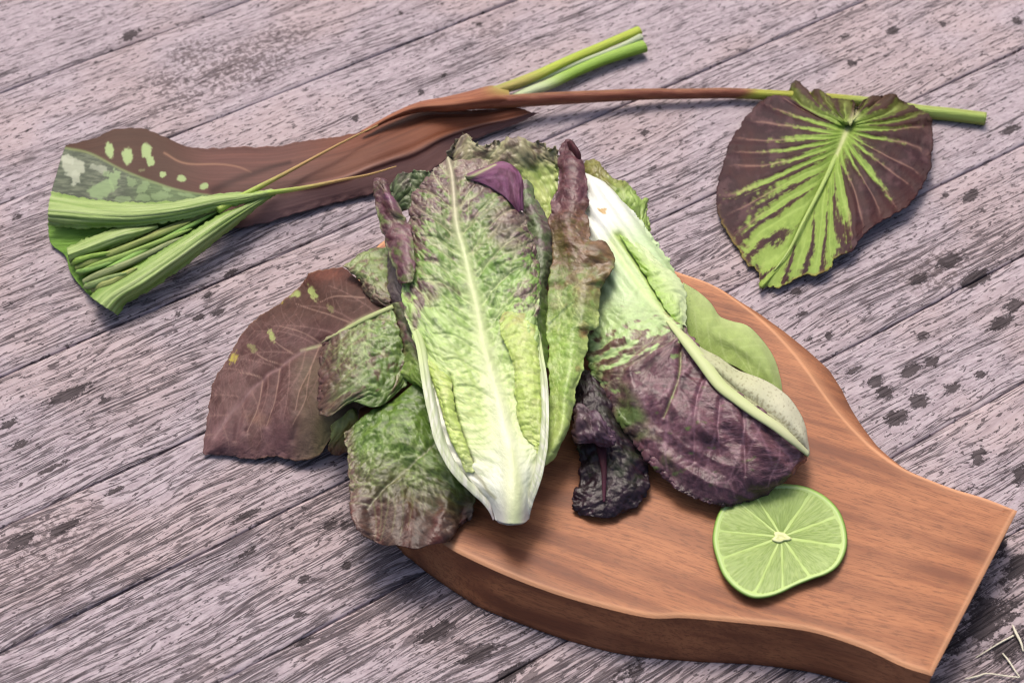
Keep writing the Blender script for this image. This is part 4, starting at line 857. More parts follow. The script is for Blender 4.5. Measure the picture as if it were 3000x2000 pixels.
# ---------------------------------------------------------------- second lettuce on the right
H2 = thing('lettuce_heart', 'lettuce heart lying diagonally on the board, white at its top and dark purple below', 'lettuce', at(1950, 1200, 2.25))
def c_s1(c):
    x, y = (c.PX - 1600) * 1.568, (c.PY - 500) * 1.568     # along the photographed rib
    al = (x * .62 + y * .78)                                # distance down the leaf
    C = mix(bc(S(240,244,236), c), S(206,232,176), sm(330, 560, al + 30 * c.g)); C = mix(C, S(176,206,136), sm(600, 760, al + 60 * c.g))
    C = mix(C, S(104,118,70), sm(900, 1060, al + 90 * c.f)); 
    off = (x - y * .72)                                     # right (+) or left (-) of the rib
    p = sm(-.10, .26, np.sin((y + .35 * x) * .105 + 2.4 * c.g) * .30 + c.f * 1.5 - .10 + .9 * sm(760, 1060, al) - .6 * sm(-160, 20, off + 2.5 * (800 - al) * (al < 800)) * sm(1000, 800, al) - .7 * sm(640, 560, y + .3 * x * 0) )
    p = p * sm(600, 660, y)
    C = mix(C, mix(S(90,54,50), S(106,66,80), sm(850, 1000, al)), .92 * p)
    C = mix(C, mix(S(128,96,92), S(142,112,124), sm(900, 1000, al)), .55 * np.clip(c.n1 + .5 * c.n2, 0, 1) * p); C = mix(C, S(96,126,60), .85 * sm(-.3, .2, c.g - .05) * sm(110, 40, x - 180 - .55 * (y - 760)) * sm(780, 860, y))
    C = mix(C, S(60,40,50), .6 * sm(1330, 1480, y + 60 * c.g)); C = mix(C, S(56,34,42), .6 * sm(.0, .35, c.f) * sm(900, 1000, al)); 
    C = mix(C, S(180,200,140), np.clip(.3 * c.v1 + .45 * c.n1 * .8 + .2 * c.n2, 0, .7) * sm(520, 640, y) * sm(1060, 900, al))
    for q in (((620,830),(610,940),(570,1060),(540,1130)),((735,930),(690,1050),(680,1200),(680,1330)),((800,1050),(790,1180),(800,1300)),((905,1100),(910,1250),(915,1400)),((950,1150),(1000,1250),(1030,1330)),((560,1130),(550,1250),(560,1380)),((640,1330),(700,1350),(780,1400)),((1060,1230),(1110,1300),(1130,1360))):
        C = mix(C, S(150,112,126) if q[0][0] != 620 else S(160,180,110), .7 * stroke(c, list(q), 5.5, 3, Z7))
    va, vb = venation(c, [(640,785),(730,900),(830,1000),(960,1105),(1080,1190),(1200,1300)], 7, 10, 260, 62, -.25, 51, fr=Z7, w=(3.6, 1.8))
    C = mix(C, S(160,124,136), .6 * va * sm(880, 960, al)); C = mix(C, S(146,108,122), .5 * vb * sm(880, 960, al))
    C = mix(C, S(218,238,170), .8 * stroke(c, [(300,330),(430,540),(560,690),(640,785)], 10, 10, Z7) ); 
    C = mix(C, S(228,240,206), .35 * veins_fine(c) * sm(700, 500, y)); C = mix(C, S(190,216,120), .9 * stroke(c, [(330,300),(420,420),(500,540),(590,660)], 16, 20, Z7))
    C = mix(C, S(196,160,96), .9 * blob(c, 262, 190, 18, 14, 0, Z7, .8, seed=3)); C = mix(C, S(206,172,120), .7 * blob(c, 240, 182, 8, 5, 0, Z7, .8, seed=5))
    return C
def d_s1(c):
    r = curly(c, .13, 1.1, 1.1, .9, 111); y = (c.PY - 500) * 1.568; x = (c.PX - 1600) * 1.568; al = x * .62 + y * .78
    k = sm(560, 760, y) * (1 - .55 * sm(900, 1050, al)); e = 0
    for q in (((735,930),(690,1050),(680,1200),(680,1330)),((800,1050),(790,1180),(800,1300)),((905,1100),(910,1250),(915,1400)),((620,830),(610,940),(570,1060),(540,1130))): e = e + stroke(c, list(q), 8, 6, Z7)
    k2 = sm(850, 1000, al); return r * k * (1 - .2 * k2) + .16 * k2 * noise(c.s * .55 + 3, c.t * .55, 7) + .09 * k2 * (1 - np.abs(noise(c.s * .9, c.t * .35, 17)) * 3) + .10 * stroke(c, [(250,200),(430,540),(640,785)], 30, 12, Z7) - .12 * np.clip(e, 0, 1) + .03 * c.g - .14 * stroke(c, [(330,300),(420,420),(500,540),(590,660)], 9, 12, Z7) + .05 * sm(620, 500, y) * np.sin((x - .72 * y) * .09)
leaf('leaf', H2, [
 [(150,10,4.6),(190,15,5.0),(225,30,5.2),(260,55,5.0),(300,85,4.7)],
 [(120,110,4.4),(180,110,5.1),(235,125,5.3),(310,130,5.1),(385,165,4.6)],
 [(110,220,4.2),(200,220,5.1),(265,230,5.2),(350,215,5.2),(440,232,4.6)],
 [(125,330,4.2),(230,350,5.0),(320,345,5.0),(410,315,5.1),(505,325,4.5)],
 [(160,440,4.1),(290,460,4.9),(390,470,4.9),(480,420,5.0),(566,410,4.4)],
 [(175,560,4.0),(330,580,4.8),(465,580,4.9),(550,520,4.9),(600,495,4.3)],
 [(185,680,3.9),(370,690,4.7),(555,690,4.9),(610,650,4.7),(640,600,4.4)],
 [(188,790,3.8),(400,800,4.7),(600,760,4.9),(630,745,4.8),(645,730,4.6)],
 [(205,910,3.6),(400,910,4.6),(560,880,4.8),(640,850,4.8),(705,820,4.7)],
 [(265,1030,3.4),(430,1020,4.5),(600,980,4.7),(700,940,4.8),(780,900,4.7)],
 [(345,1170,3.4),(490,1140,4.1),(660,1080,4.6),(780,1020,4.8),(870,985,4.7)],
 [(430,1290,3.2),(560,1250,3.8),(740,1180,4.5),(870,1110,4.7),(960,1070,4.6)],
 [(520,1390,3.0),(650,1340,3.55),(820,1270,4.0),(960,1190,4.5),(1050,1150,4.4)],
 [(620,1475,2.9),(740,1420,3.4),(900,1350,3.8),(1040,1270,4.3),(1130,1220,4.1)],
 [(760,1530,2.8),(850,1480,3.15),(980,1420,3.5),(1100,1340,3.7),(1190,1280,3.7)],
 [(880,1530,2.7),(940,1500,2.9),(1030,1450,3.1),(1120,1380,3.5),(1200,1305,3.3)],
 [(985,1500,2.6),(1010,1485,2.65),(1060,1450,2.8),(1120,1395,2.9),(1190,1322,2.9)]],
 M_lettuce, c_s1, d_s1, fr=Z7, step=3.0, rag=11, ragf=.045, seed=112, label='leaf turning from white rib to dark purple blade')
leaf('folded_margin', H2, [
 [(335,300,5.10),(380,315,5.11),(430,340,5.06),(480,375,5.00)],
 [(385,370,5.10),(430,390,5.16),(480,415,5.06),(530,435,4.90)],
 [(440,460,5.00),(495,470,5.16),(550,470,5.06),(605,490,4.80)],
 [(495,550,5.00),(550,550,5.06),(600,545,4.96),(640,560,4.70)],
 [(545,630,5.00),(590,630,5.06),(620,625,4.86),(642,640,4.70)],
 [(600,710,4.95),(618,712,4.86),(632,712,4.76),(643,715,4.70)]],
 M_lettuce, lambda c: mix(mix(bc(S(176,208,116), c), S(214,232,176), sm(.1, .8, c.V)), S(138,180,56), .8 * sm(.35, 0, c.V + .3 * c.f)) , lambda c: curly(c, .07, 1.4, .8, .5, 120), fr=Z7, rag=7, thick=.02, seed=121, label='bright green fold beside the white rib')
def c_ol(c):
    C = mix(bc(S(166,186,114), c), S(142,164,84), sm(.3, .95, c.V)); C = mix(C, S(190,204,146), .5 * sm(.35, .0, c.V)); sp = noise(c.PX * .19, c.PY * .19, 4); va, vb = venation(c, [(640,620),(740,700),(840,780),(940,850),(1050,960)], 7, 110, 110, 50, .4, 61, fr=Z7, w=(3, 1.4)); C = mix(C, S(188,204,140), .35 * va + .2 * vb); C = C * (1 + .10 * fbm(c.PX * .035, c.PY * .035, 8, 4))[..., None]; return mix(C, S(110,120,78), .6 * sm(.42, .62, sp) * sm(2080, 1980, c.PX))  # darker towards the inner edge: groove shade painted in
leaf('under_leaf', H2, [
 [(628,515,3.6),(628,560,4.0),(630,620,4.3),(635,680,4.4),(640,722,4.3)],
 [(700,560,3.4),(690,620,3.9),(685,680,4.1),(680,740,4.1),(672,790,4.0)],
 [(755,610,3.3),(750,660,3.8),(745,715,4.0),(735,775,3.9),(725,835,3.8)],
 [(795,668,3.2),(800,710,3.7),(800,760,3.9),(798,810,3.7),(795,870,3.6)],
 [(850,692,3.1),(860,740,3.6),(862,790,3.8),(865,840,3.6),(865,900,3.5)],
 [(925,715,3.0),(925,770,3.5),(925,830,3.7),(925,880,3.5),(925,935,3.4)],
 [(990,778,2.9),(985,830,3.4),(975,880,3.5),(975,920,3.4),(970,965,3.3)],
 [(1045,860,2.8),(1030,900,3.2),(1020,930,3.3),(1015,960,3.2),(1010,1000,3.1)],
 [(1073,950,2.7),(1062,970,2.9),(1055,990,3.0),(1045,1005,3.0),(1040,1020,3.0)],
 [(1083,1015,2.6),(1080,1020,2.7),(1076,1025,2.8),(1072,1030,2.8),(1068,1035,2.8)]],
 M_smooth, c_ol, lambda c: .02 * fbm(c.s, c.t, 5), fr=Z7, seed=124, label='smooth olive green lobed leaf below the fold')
def c_kf(c):
    C = mix(bc(S(196,200,160), c), S(214,214,186), sm(.2, .7, c.U)); sp = fbm(c.PX * .13, c.PY * .13, 9, 4) * 1.6; C = mix(C, S(124,116,88), .5 * sm(.1, .7, sp + .5 * np.exp(-((c.V - .72) / .16) ** 2) - .1) * sm(.05, .2, c.U)); return mix(C, S(140,146,96), .4 * np.exp(-((c.V - .8) / .12) ** 2))
leaf('folded_blade', H2, [
 [(640,750,4.9),(645,765,5.0),(648,775,5.0),(650,790,4.9)],
 [(715,815,4.7),(715,840,5.1),(715,860,5.1),(716,878,4.9)],
 [(795,858,4.5),(800,895,5.0),(805,935,5.0),(812,975,4.8)],
 [(870,912,4.4),(880,955,4.9),(885,1000,4.9),(890,1045,4.7)],
 [(950,942,4.2),(960,990,4.8),(958,1045,4.8),(960,1098,4.6)],
 [(1030,978,4.0),(1035,1040,4.6),(1030,1100,4.6),(1025,1140,4.5)],
 [(1100,1028,3.8),(1100,1090,4.4),(1095,1150,4.4),(1085,1185,4.3)],
 [(1155,1100,3.6),(1150,1160,4.1),(1140,1200,4.1),(1130,1225,4.1)],
 [(1190,1180,3.4),(1185,1220,3.8),(1175,1245,3.8),(1168,1256,3.8)],
 [(1208,1285,3.2),(1206,1292,3.3),(1204,1298,3.3),(1202,1302,3.3)]],
 M_smooth, c_kf, lambda c: .03 * fbm(c.s, c.t, 5) - .12 * np.exp(-((c.V - .75) / .14) ** 2) * sm(.1, .3, c.U), fr=Z7, seed=126, label='pale speckled underside folded over')
tube('midrib', H2, [(560,690,5.0),(640,780,5.05),(720,880,5.05),(800,985,5.0),(880,1050,4.95),(960,1110,4.88),(1050,1170,4.72),(1130,1235,4.4),(1206,1302,3.75)], [.12,.26,.31,.31,.29,.27,.25,.21,.14], M_rib,
 lambda U, A: mix(mix(np.broadcast_to(S(206,218,160), U.shape + (3,)).copy(), S(218,222,178), sm(.4, .9, U)), S(174,186,124), .35 * np.abs(np.cos(A))), fr=Z7, flat=.42, capcol=S(230,226,214))
def c_cl(c):
    C = mix(bc(S(150,180,88), c), S(116,112,50), sm(600, 500, c.PY + .35 * (1790 - c.PX) * -1 + 40 * c.f)); C = mix(C, S(190,206,130), .55 * c.n1 + .2 * c.n2); return mix(C, S(112,82,56), .6 * sm(1760, 1700, c.PX) * sm(0, .3, c.f + .1))
leaf('leaf', H2, [
 [(1705,340,4.0),(1760,292,4.4),(1820,312,4.6),(1870,385,4.7),(1945,440,4.7),(2005,440,4.6),(2055,505,4.5),(2110,565,4.4),(2165,572,4.2),(2145,650,4.1),(2165,735,4.0),(2175,800,3.8)],
 [(1705,380,4.2),(1760,370,4.6),(1815,390,4.8),(1860,440,4.9),(1930,490,4.9),(1985,510,4.8),(2040,555,4.7),(2085,600,4.6),(2120,640,4.4),(2125,690,4.3),(2135,750,4.2),(2150,800,4.0)],
 [(1705,430,4.2),(1750,440,4.5),(1800,465,4.7),(1850,500,4.8),(1905,545,4.8),(1965,580,4.7),(2010,610,4.6),(2050,640,4.5),(2085,690,4.3),(2100,720,4.2),(2115,760,4.1),(2130,800,3.9)],
 [(1700,480,4.0),(1740,500,4.2),(1790,525,4.3),(1840,560,4.4),(1890,600,4.4),(1940,640,4.3),(1985,670,4.2),(2025,700,4.1),(2060,740,4.0),(2080,760,3.9),(2095,790,3.8),(2110,810,3.7)]],
 M_lettuce, c_cl, lambda c: curly(c, .17, 1.7, 1.0, .5, 131), fr=Z5, rag=14, ragf=.06, seed=132, top=True, label='curly yellow green leaf behind the white rib')

# ---------------------------------------------------------------- dark baby leaf
DK = thing('dark_baby_leaf', 'small dark purple frilly leaf lying on the board between the romaine and the lettuce heart', 'leaf', at(1760, 1450, 2.3))
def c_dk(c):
    C = mix(bc(S(36,20,30), c), S(36,44,22), sm(.0, .35, c.f + .5 * c.g) * sm(1480, 1380, c.PY)); C = mix(C, S(50,39,54), .5 * sm(.05, .4, c.f) * sm(1380, 1500, c.PY)); C = mix(C, S(84,58,76), .4 * c.n1); return mix(C, S(30,18,24), .4 * sm(0, .5, c.g))  # dark purple of its own, painted deeper for the shadow around it
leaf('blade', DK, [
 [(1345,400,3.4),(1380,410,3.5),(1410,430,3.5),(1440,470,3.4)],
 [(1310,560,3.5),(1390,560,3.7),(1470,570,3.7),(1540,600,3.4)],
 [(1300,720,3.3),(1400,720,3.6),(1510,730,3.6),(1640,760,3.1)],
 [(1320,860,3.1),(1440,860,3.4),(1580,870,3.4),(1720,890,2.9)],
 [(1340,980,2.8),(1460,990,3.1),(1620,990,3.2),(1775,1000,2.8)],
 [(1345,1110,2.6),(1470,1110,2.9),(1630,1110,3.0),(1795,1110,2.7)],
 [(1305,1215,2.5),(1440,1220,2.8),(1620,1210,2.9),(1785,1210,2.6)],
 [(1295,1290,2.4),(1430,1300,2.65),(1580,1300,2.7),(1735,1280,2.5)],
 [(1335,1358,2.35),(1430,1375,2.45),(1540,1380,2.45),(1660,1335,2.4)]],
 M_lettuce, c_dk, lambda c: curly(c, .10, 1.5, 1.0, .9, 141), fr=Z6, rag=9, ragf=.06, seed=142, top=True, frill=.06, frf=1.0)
tube('stem', DK, [(1475,870,3.75),(1490,980,3.5),(1500,1080,3.3),(1500,1180,3.1),(1500,1275,2.95)], [.26,.18,.12,.09,.05], M_smooth, lambda U, A: mix(np.broadcast_to(S(58,24,36), U.shape + (3,)).copy(), S(74,34,52), sm(.4, .8, U)), fr=Z6, flat=.5)
def c_cr(c): return mix(mix(bc(S(66,50,42), c), S(92,68,84), sm(1650, 1740, c.PX + 60 * c.f)), S(60,40,50), .8 * sm(0, .3, c.f))
leaf('curled_lobe', DK, [
 [(1310,650,4.1),(1360,640,4.3),(1420,680,4.4),(1490,745,4.3),(1555,795,4.1)],
 [(1305,740,4.1),(1370,740,4.4),(1440,780,4.5),(1510,820,4.4),(1580,845,4.1)],
 [(1305,830,3.9),(1370,840,4.2),(1440,860,4.3),(1510,880,4.2),(1575,895,4.0)],
 [(1310,885,3.7),(1370,888,3.9),(1440,892,4.0),(1510,895,4.0),(1570,902,3.9)]],
 M_lettuce, c_cr, lambda c: curly(c, .16, 2.0, 1, .5, 151) + .12 * np.sin(c.s * 5 + 2 * c.f), fr=Z6, rag=9, seed=152, label='crumpled mauve lobe curled over the stem')

# ---------------------------------------------------------------- lime slice
def build_lime():
    T = thing('lime_slice', 'round slice of green lime lying near the board handle, partly under the purple leaf', 'lime slice', at(2287, 1575, 2.2))
    out = conv(Z8, [(750,268),(830,288),(930,340),(1010,415),(1055,500),(1078,600),(1072,700),(1025,795),(950,852),(850,888),(745,930),(640,980),(545,1008),(450,1008),(350,955),(270,868),(225,760),(198,650),(203,560),(228,470),(270,395),(340,330),(440,290),(550,272),(650,262)])
    zb = BT + .02; TH = .38; cx, cy = conv(Z8, [(648, 608)])[0]
    O = arcres(np.array(out + out[:1]), 241)[:-1]
    ang = np.unwrap(np.arctan2(O[:, 1] - cy, O[:, 0] - cx))
    def ztop(x, y): return zb + TH + .10 * np.exp(-(((x - 2420) / 60) ** 2 + ((y - 1690) / 50) ** 2)) + .06 * np.sin((x - 2000) * .011)
    def ringpts(f, z, off=0): x = cx + (O[:, 0] - cx) * f; y = cy + (O[:, 1] - cy) * f; return at(x, y, (ztop(x, y) + off) if z is None else z + x * 0)
    n = len(O)
    # rind: outer skin
    rs = [ringpts(.962, None, .0), ringpts(.985, None, -.02), ringpts(1.0, None, -.09), ringpts(1.003, None, -.2), ringpts(.99, zb + .03), ringpts(.96, zb)]
    cols = [S(170,196,124), S(140,176,90), S(98,136,52), S(92,134,40), S(84,120,36), S(84,120,36)]
    raw_mesh('rind', np.concatenate(rs), gridfaces(len(rs), n, True), M_pith, T, lin(np.repeat(np.array(cols), n, 0)), np.zeros((len(rs) * n, 3)))
    # pith: white ring and floor seen between the segments
    rs = [ringpts(.965, None, -.004), ringpts(.95, None, .006), ringpts(.93, None, -.03), ringpts(.6, None, -.04), ringpts(.3, None, -.03), ringpts(.02, None, -.03)]
    raw_mesh('pith', np.concatenate(rs), gridfaces(len(rs), n, True), M_pith, T, lin(np.repeat(np.array([S(178,202,134), S(184,206,142), S(176,200,126), S(172,196,114), S(174,198,118), S(190,210,140)]), n, 0)), np.zeros((len(rs) * n, 3)))
    # segments
    tips = conv(Z8, [(520,410),(840,330),(1010,475),(1045,670),(830,865),(655,915),(480,965),(250,750),(240,568),(330,350)])
    ta = sorted(math.atan2(y - cy, x - cx) for x, y in tips)
    angs = np.arctan2(O[:, 1] - cy, O[:, 0] - cx); order = np.argsort(angs); rad = np.hypot(O[:, 0] - cx, O[:, 1] - cy)
    oa = angs[order]; orr = rad[order]
    def R(a): a = (a + np.pi) % (2 * np.pi) - np.pi; return np.interp(a, np.r_[oa - 2 * np.pi, oa, oa + 2 * np.pi], np.r_[orr, orr, orr])
    for k in range(len(ta)):
        a0 = ta[k]; a1 = ta[(k + 1) % len(ta)] + (2 * np.pi if k == len(ta) - 1 else 0)
        nu, nv = 34, 40
        u = np.linspace(0, 1, nu)[:, None]; v = np.linspace(0, 1, nv)[None]
        am = (a0 + a1) / 2; hw = (a1 - a0) / 2
        r = 9 + u * (R(am + (v - .5) * 2 * hw) * .945 - 9)
        gapw = .75 / np.maximum(r, 12)                        # membrane of constant width
        corner = 1 - .03 * (np.abs(2 * v - 1) ** 6) * u
        a = am + (2 * v - 1) * (hw - gapw); r = r * corner
        x = cx + r * np.cos(a); y = cy + r * np.sin(a)
        e = np.minimum(np.minimum(u, 1 - u) * 14, np.minimum(v, 1 - v) * 10 * (.3 + u)); bul = 1 - np.exp(-np.clip(e, 0, 9) * 1.2)
        ph = a * 26 + 1.5 * noise(a * 9, r * .02, k); ves = noise(a * 22, r * .035 + 3 * noise(a * 6, r * .01, 2), 7 + k)
        P = at(x, y, ztop(x, y) - .045 + .035 * bul + .012 * ves * bul)
        C = mix(np.broadcast_to(S(160,184,106), x.shape + (3,)).copy(), S(142,168,86), sm(-.3, .5, ves)); C = mix(C, S(184,206,124), .6 * sm(.22, .6, noise(a * 34, r * .03, 27 + k)) * sm(.05, .3, u)); C = mix(C, S(180,204,118), .45 * np.exp(-e * 2.2))
        if k in (1, 2): C = mix(C, S(110,140,56), .3)
        uv = np.stack([a * 9, r * .05, a * 0 + k], -1)
        raw_mesh('segment', P, gridfaces(nu, nv), M_lime, T, lin(C.reshape(-1, 3)), uv.reshape(-1, 3))
    # core
    nn = 40; a = np.linspace(0, 2 * np.pi, nn, endpoint=False); rr = 1 + .18 * np.sin(a * 3 + 1) + .1 * np.sin(a * 5)
    rg = []
    for f, dz in ((1.05, -.03), (.95, .03), (.75, .06), (.4, .05), (.02, .03)):
        x = cx + 24 * f * rr * np.cos(a) * 1.05 - 2; y = cy + 15 * f * rr * np.sin(a) + 2; rg.append(at(x, y, ztop(x, y) + dz))
    raw_mesh('core', np.concatenate(rg), gridfaces(5, nn, True), M_pith, T, lin(np.repeat(np.array([S(186,200,130), S(206,214,156), S(216,220,170), S(196,202,140), S(210,214,168)]), nn, 0)), np.zeros((nn * 5, 3)))
    for o in T.children:
        o.data.materials[0] = o.data.materials[0]
        import bmesh
        bm = bmesh.new(); bm.from_mesh(o.data); bmesh.ops.recalc_face_normals(bm, faces=bm.faces)
        if sum(f.normal.z * f.calc_area() for f in bm.faces) < 0: bmesh.ops.reverse_faces(bm, faces=bm.faces)
        bm.to_mesh(o.data); bm.free()
build_lime()

# ---------------------------------------------------------------- heart shaped striped leaf, upper right
def build_heart():
    T = thing('striped_heart_leaf', 'heart shaped dark purple leaf with bright green rays on the table, upper right', 'leaf', at(2400, 600, 0))
    eL = [(1125,300),(1122,240),(1080,200),(1035,188),(1000,205),(960,190),(920,160),(870,148),(820,160),(765,97),(722,112),(700,150),(692,185),(625,160),(568,148),(540,200),(470,265),(405,330),(370,405),(322,455),(290,560),(250,680),(225,800),(224,920),(258,1030),(310,1110),(370,1200),(418,1280),(480,1322),(508,1365),(505,1440)]
    eR = [(1150,292),(1165,260),(1195,215),(1250,178),(1295,178),(1345,168),(1390,190),(1455,212),(1550,270),(1622,330),(1642,420),(1640,560),(1618,680),(1575,770),(1540,830),(1480,900),(1380,962),(1300,1005),(1250,1042),(1200,1085),(1150,1140),(1110,1205),(1005,1240),(960,1315),(880,1358),(780,1362),(700,1405),(640,1442),(560,1432),(515,1442)]
    md = [(1092,370),(1075,410),(1060,450),(1030,525),(1010,565),(950,700),(870,860),(790,1010),(700,1190),(600,1330),(510,1440)]
    n = 60
    w = lambda u: .27 * u ** 2 + .73 * u ** 9
    L = arcres(conv(Z3, eL), n); R = arcres(conv(Z3, eR), n); Mm = arcres(conv(Z3, md), n, w)
    rows = []
    for i in range(n):
        u = i / (n - 1.0); r = []
        for q, sd_ in ((L, -1), (Mm, 0), (R, 1)):
            pass
        mx, my = Mm[i]; lift = .55 * math.sin(min(1, u * 1.05) * math.pi) + .25
        bow = 14 * (1 - u)                                     # veins bow towards the tip
        for f in (1.0, .72, .4, .15):
            x = mx + (L[i][0] - mx) * f; y = my + (L[i][1] - my) * f + bow * math.sin(f * math.pi)
            r.append((x, y, .25 + lift * (1 - f ** 2) + .2 * f * (1 - u) + .75 * max(0, 1 - u / .35)))
        r.append((mx, my, .22 + lift * .8))
        for f in (.15, .4, .72, 1.0):
            x = mx + (R[i][0] - mx) * f; y = my + (R[i][1] - my) * f + bow * .3 * math.sin(f * math.pi) 
            r.append((x, y, .25 + lift * (1 - f ** 2) + .9 * f ** 2 * math.sin(u * 3.14) * .5 + .2 * f * (1 - u) + .75 * max(0, 1 - u / .35)))
        rows.append(r)
    NV = 16
    def feat(c):
        c.f = fbm(c.PX * .02, c.PY * .02, 5, 4); c.g = fbm(c.PX * .006, c.PY * .006, 8, 3); c.ff = fbm(c.PX * .07, c.PY * .07, 15, 3)
        c.dv = np.abs(c.V - .5) * 2
        ph = c.U * NV + np.where(c.V > .5, .5, .0) + .45 * noise(c.U * 9, c.V * 3, 3) + .10 * noise(c.U * 40, c.V * 12, 31); d = np.abs(ph - np.round(ph)); c.d = d; c.k = np.round(ph)
        c.vein = np.exp(-(d / .07) ** 2) * (1 - .3 * c.dv)
    def disp(c): feat(c); return .10 * np.sin(c.U * 60) * sm(.8, 1, c.dv) * sm(.4, .2, c.U) + .06 * (np.cos(c.d * 2 * np.pi)) * -1 * sm(.02, .3, c.dv) * (.5 + .8 * sm(.3, 1, c.dv) * sm(.5, .1, c.U)) + .05 * c.g + .02 * c.f
    def col(c):
        C = mix(bc(S(70,38,38), c), S(52,27,34), sm(-.3, .3, c.g + .4 * c.f)); C = mix(C, S(112,82,84), .5 * sm(.1, .5, c.f + .8 * c.g)); C = mix(C, S(66,50,34), .75 * sm(.75, .2, c.dv))
        jit = .42 * noise(c.k * 3.7, c.k * 1.3 + (c.V > .5) * 9, 4)
        reach = np.where(c.V < .5, .60 + .5 * sm(.72, .95, c.U) + .6 * sm(.36, .20, c.U), .50 + .6 * sm(.60, .80, c.U) + .6 * sm(.32, .2, c.U)) + jit
        wdt = (.56 + .22 * noise(c.k * 5.1 + (c.V > .5) * 7, c.k * .7, 12)) * (1 - .72 * sm(0, 1, c.dv / np.maximum(reach, .1))) + .09 * c.ff + .06 * c.f
        wdt = wdt + .12 * sm(.4, .2, c.U); wdt = np.where(c.U > .72, np.maximum(wdt, .36 + .12 * c.ff + .08 * c.f), wdt)
        fe = fbm(c.dv * 14, c.U * 150, 21, 3); g = sm(.09, -.07, c.d - wdt + .16 * fe) * sm(.12, -.12, c.dv - reach - .25 * c.ff - .1 * fe); g = np.maximum(g, sm(.36, .14, c.dv + .25 * c.ff + .1 * fe) * sm(.02, .08, c.U) * .9)
        gc = mix(bc(S(134,166,70), c), S(150,180,84), sm(.5, 1, c.U)); gc = mix(gc, S(72,84,24), .85 * sm(.2, .6, c.dv) * sm(.42, .2, c.U)); gc = mix(gc, S(112,142,58), .5 * sm(0, .5, c.f)); gc = mix(gc, S(166,192,96), .5 * sm(0.05, .4, c.ff))
        C = mix(C, gc, g * .95)
        C = mix(C, S(68,50,30), .7 * sm(.55, .9, c.dv) * sm(.35, .15, c.U)); C = mix(C, S(104,120,40), .5 * g * sm(.55, .9, c.dv) * sm(.35, .15, c.U))
        C = mix(C, mix(S(168,194,104), S(176,142,122), sm(reach * .75, reach * 1.1, c.dv)), .75 * c.vein * sm(1.0, .8, c.dv + .15 * c.ff))
        C = mix(C, S(172,198,112), sm(.055, .02, c.dv * (1.0 + .3 * c.U)) ); C = mix(C, S(200,204,150), .8 * stroke(c, [(1140,305),(1090,380),(1060,450),(1010,570)], 13, 7, Z3))
        C = mix(C, S(140,128,60), .8 * sm(.965, 1.0, c.dv) * sm(.7, .8, c.U)); C = mix(C, S(60,40,30), .5 * sm(.97, 1.0, c.dv) * sm(.5, .3, c.U))
        return C
    leaf('blade', T, rows, M_smooth, col, disp, fr=SRC, step=3.0, rag=9, ragf=.05, seed=160)
    def cm(U, A): return mix(np.broadcast_to(S(206,208,156), U.shape + (3,)).copy(), S(172,196,110), sm(.05, .35, U))
    tube('midrib', T, conv((0, 0, 1), [(x, y, z) for (x, y), z in zip(conv(Z3, [(1130,315),(1090,380),(1060,450),(1020,545),(950,700),(870,860),(790,1010),(700,1190),(600,1330)]), (.55,.5,.5,.62,.78,.86,.86,.76,.55))]), [.16,.19,.19,.15,.12,.10,.08,.06,.04], M_stalk, cm, fr=SRC, flat=.7)
build_heart()

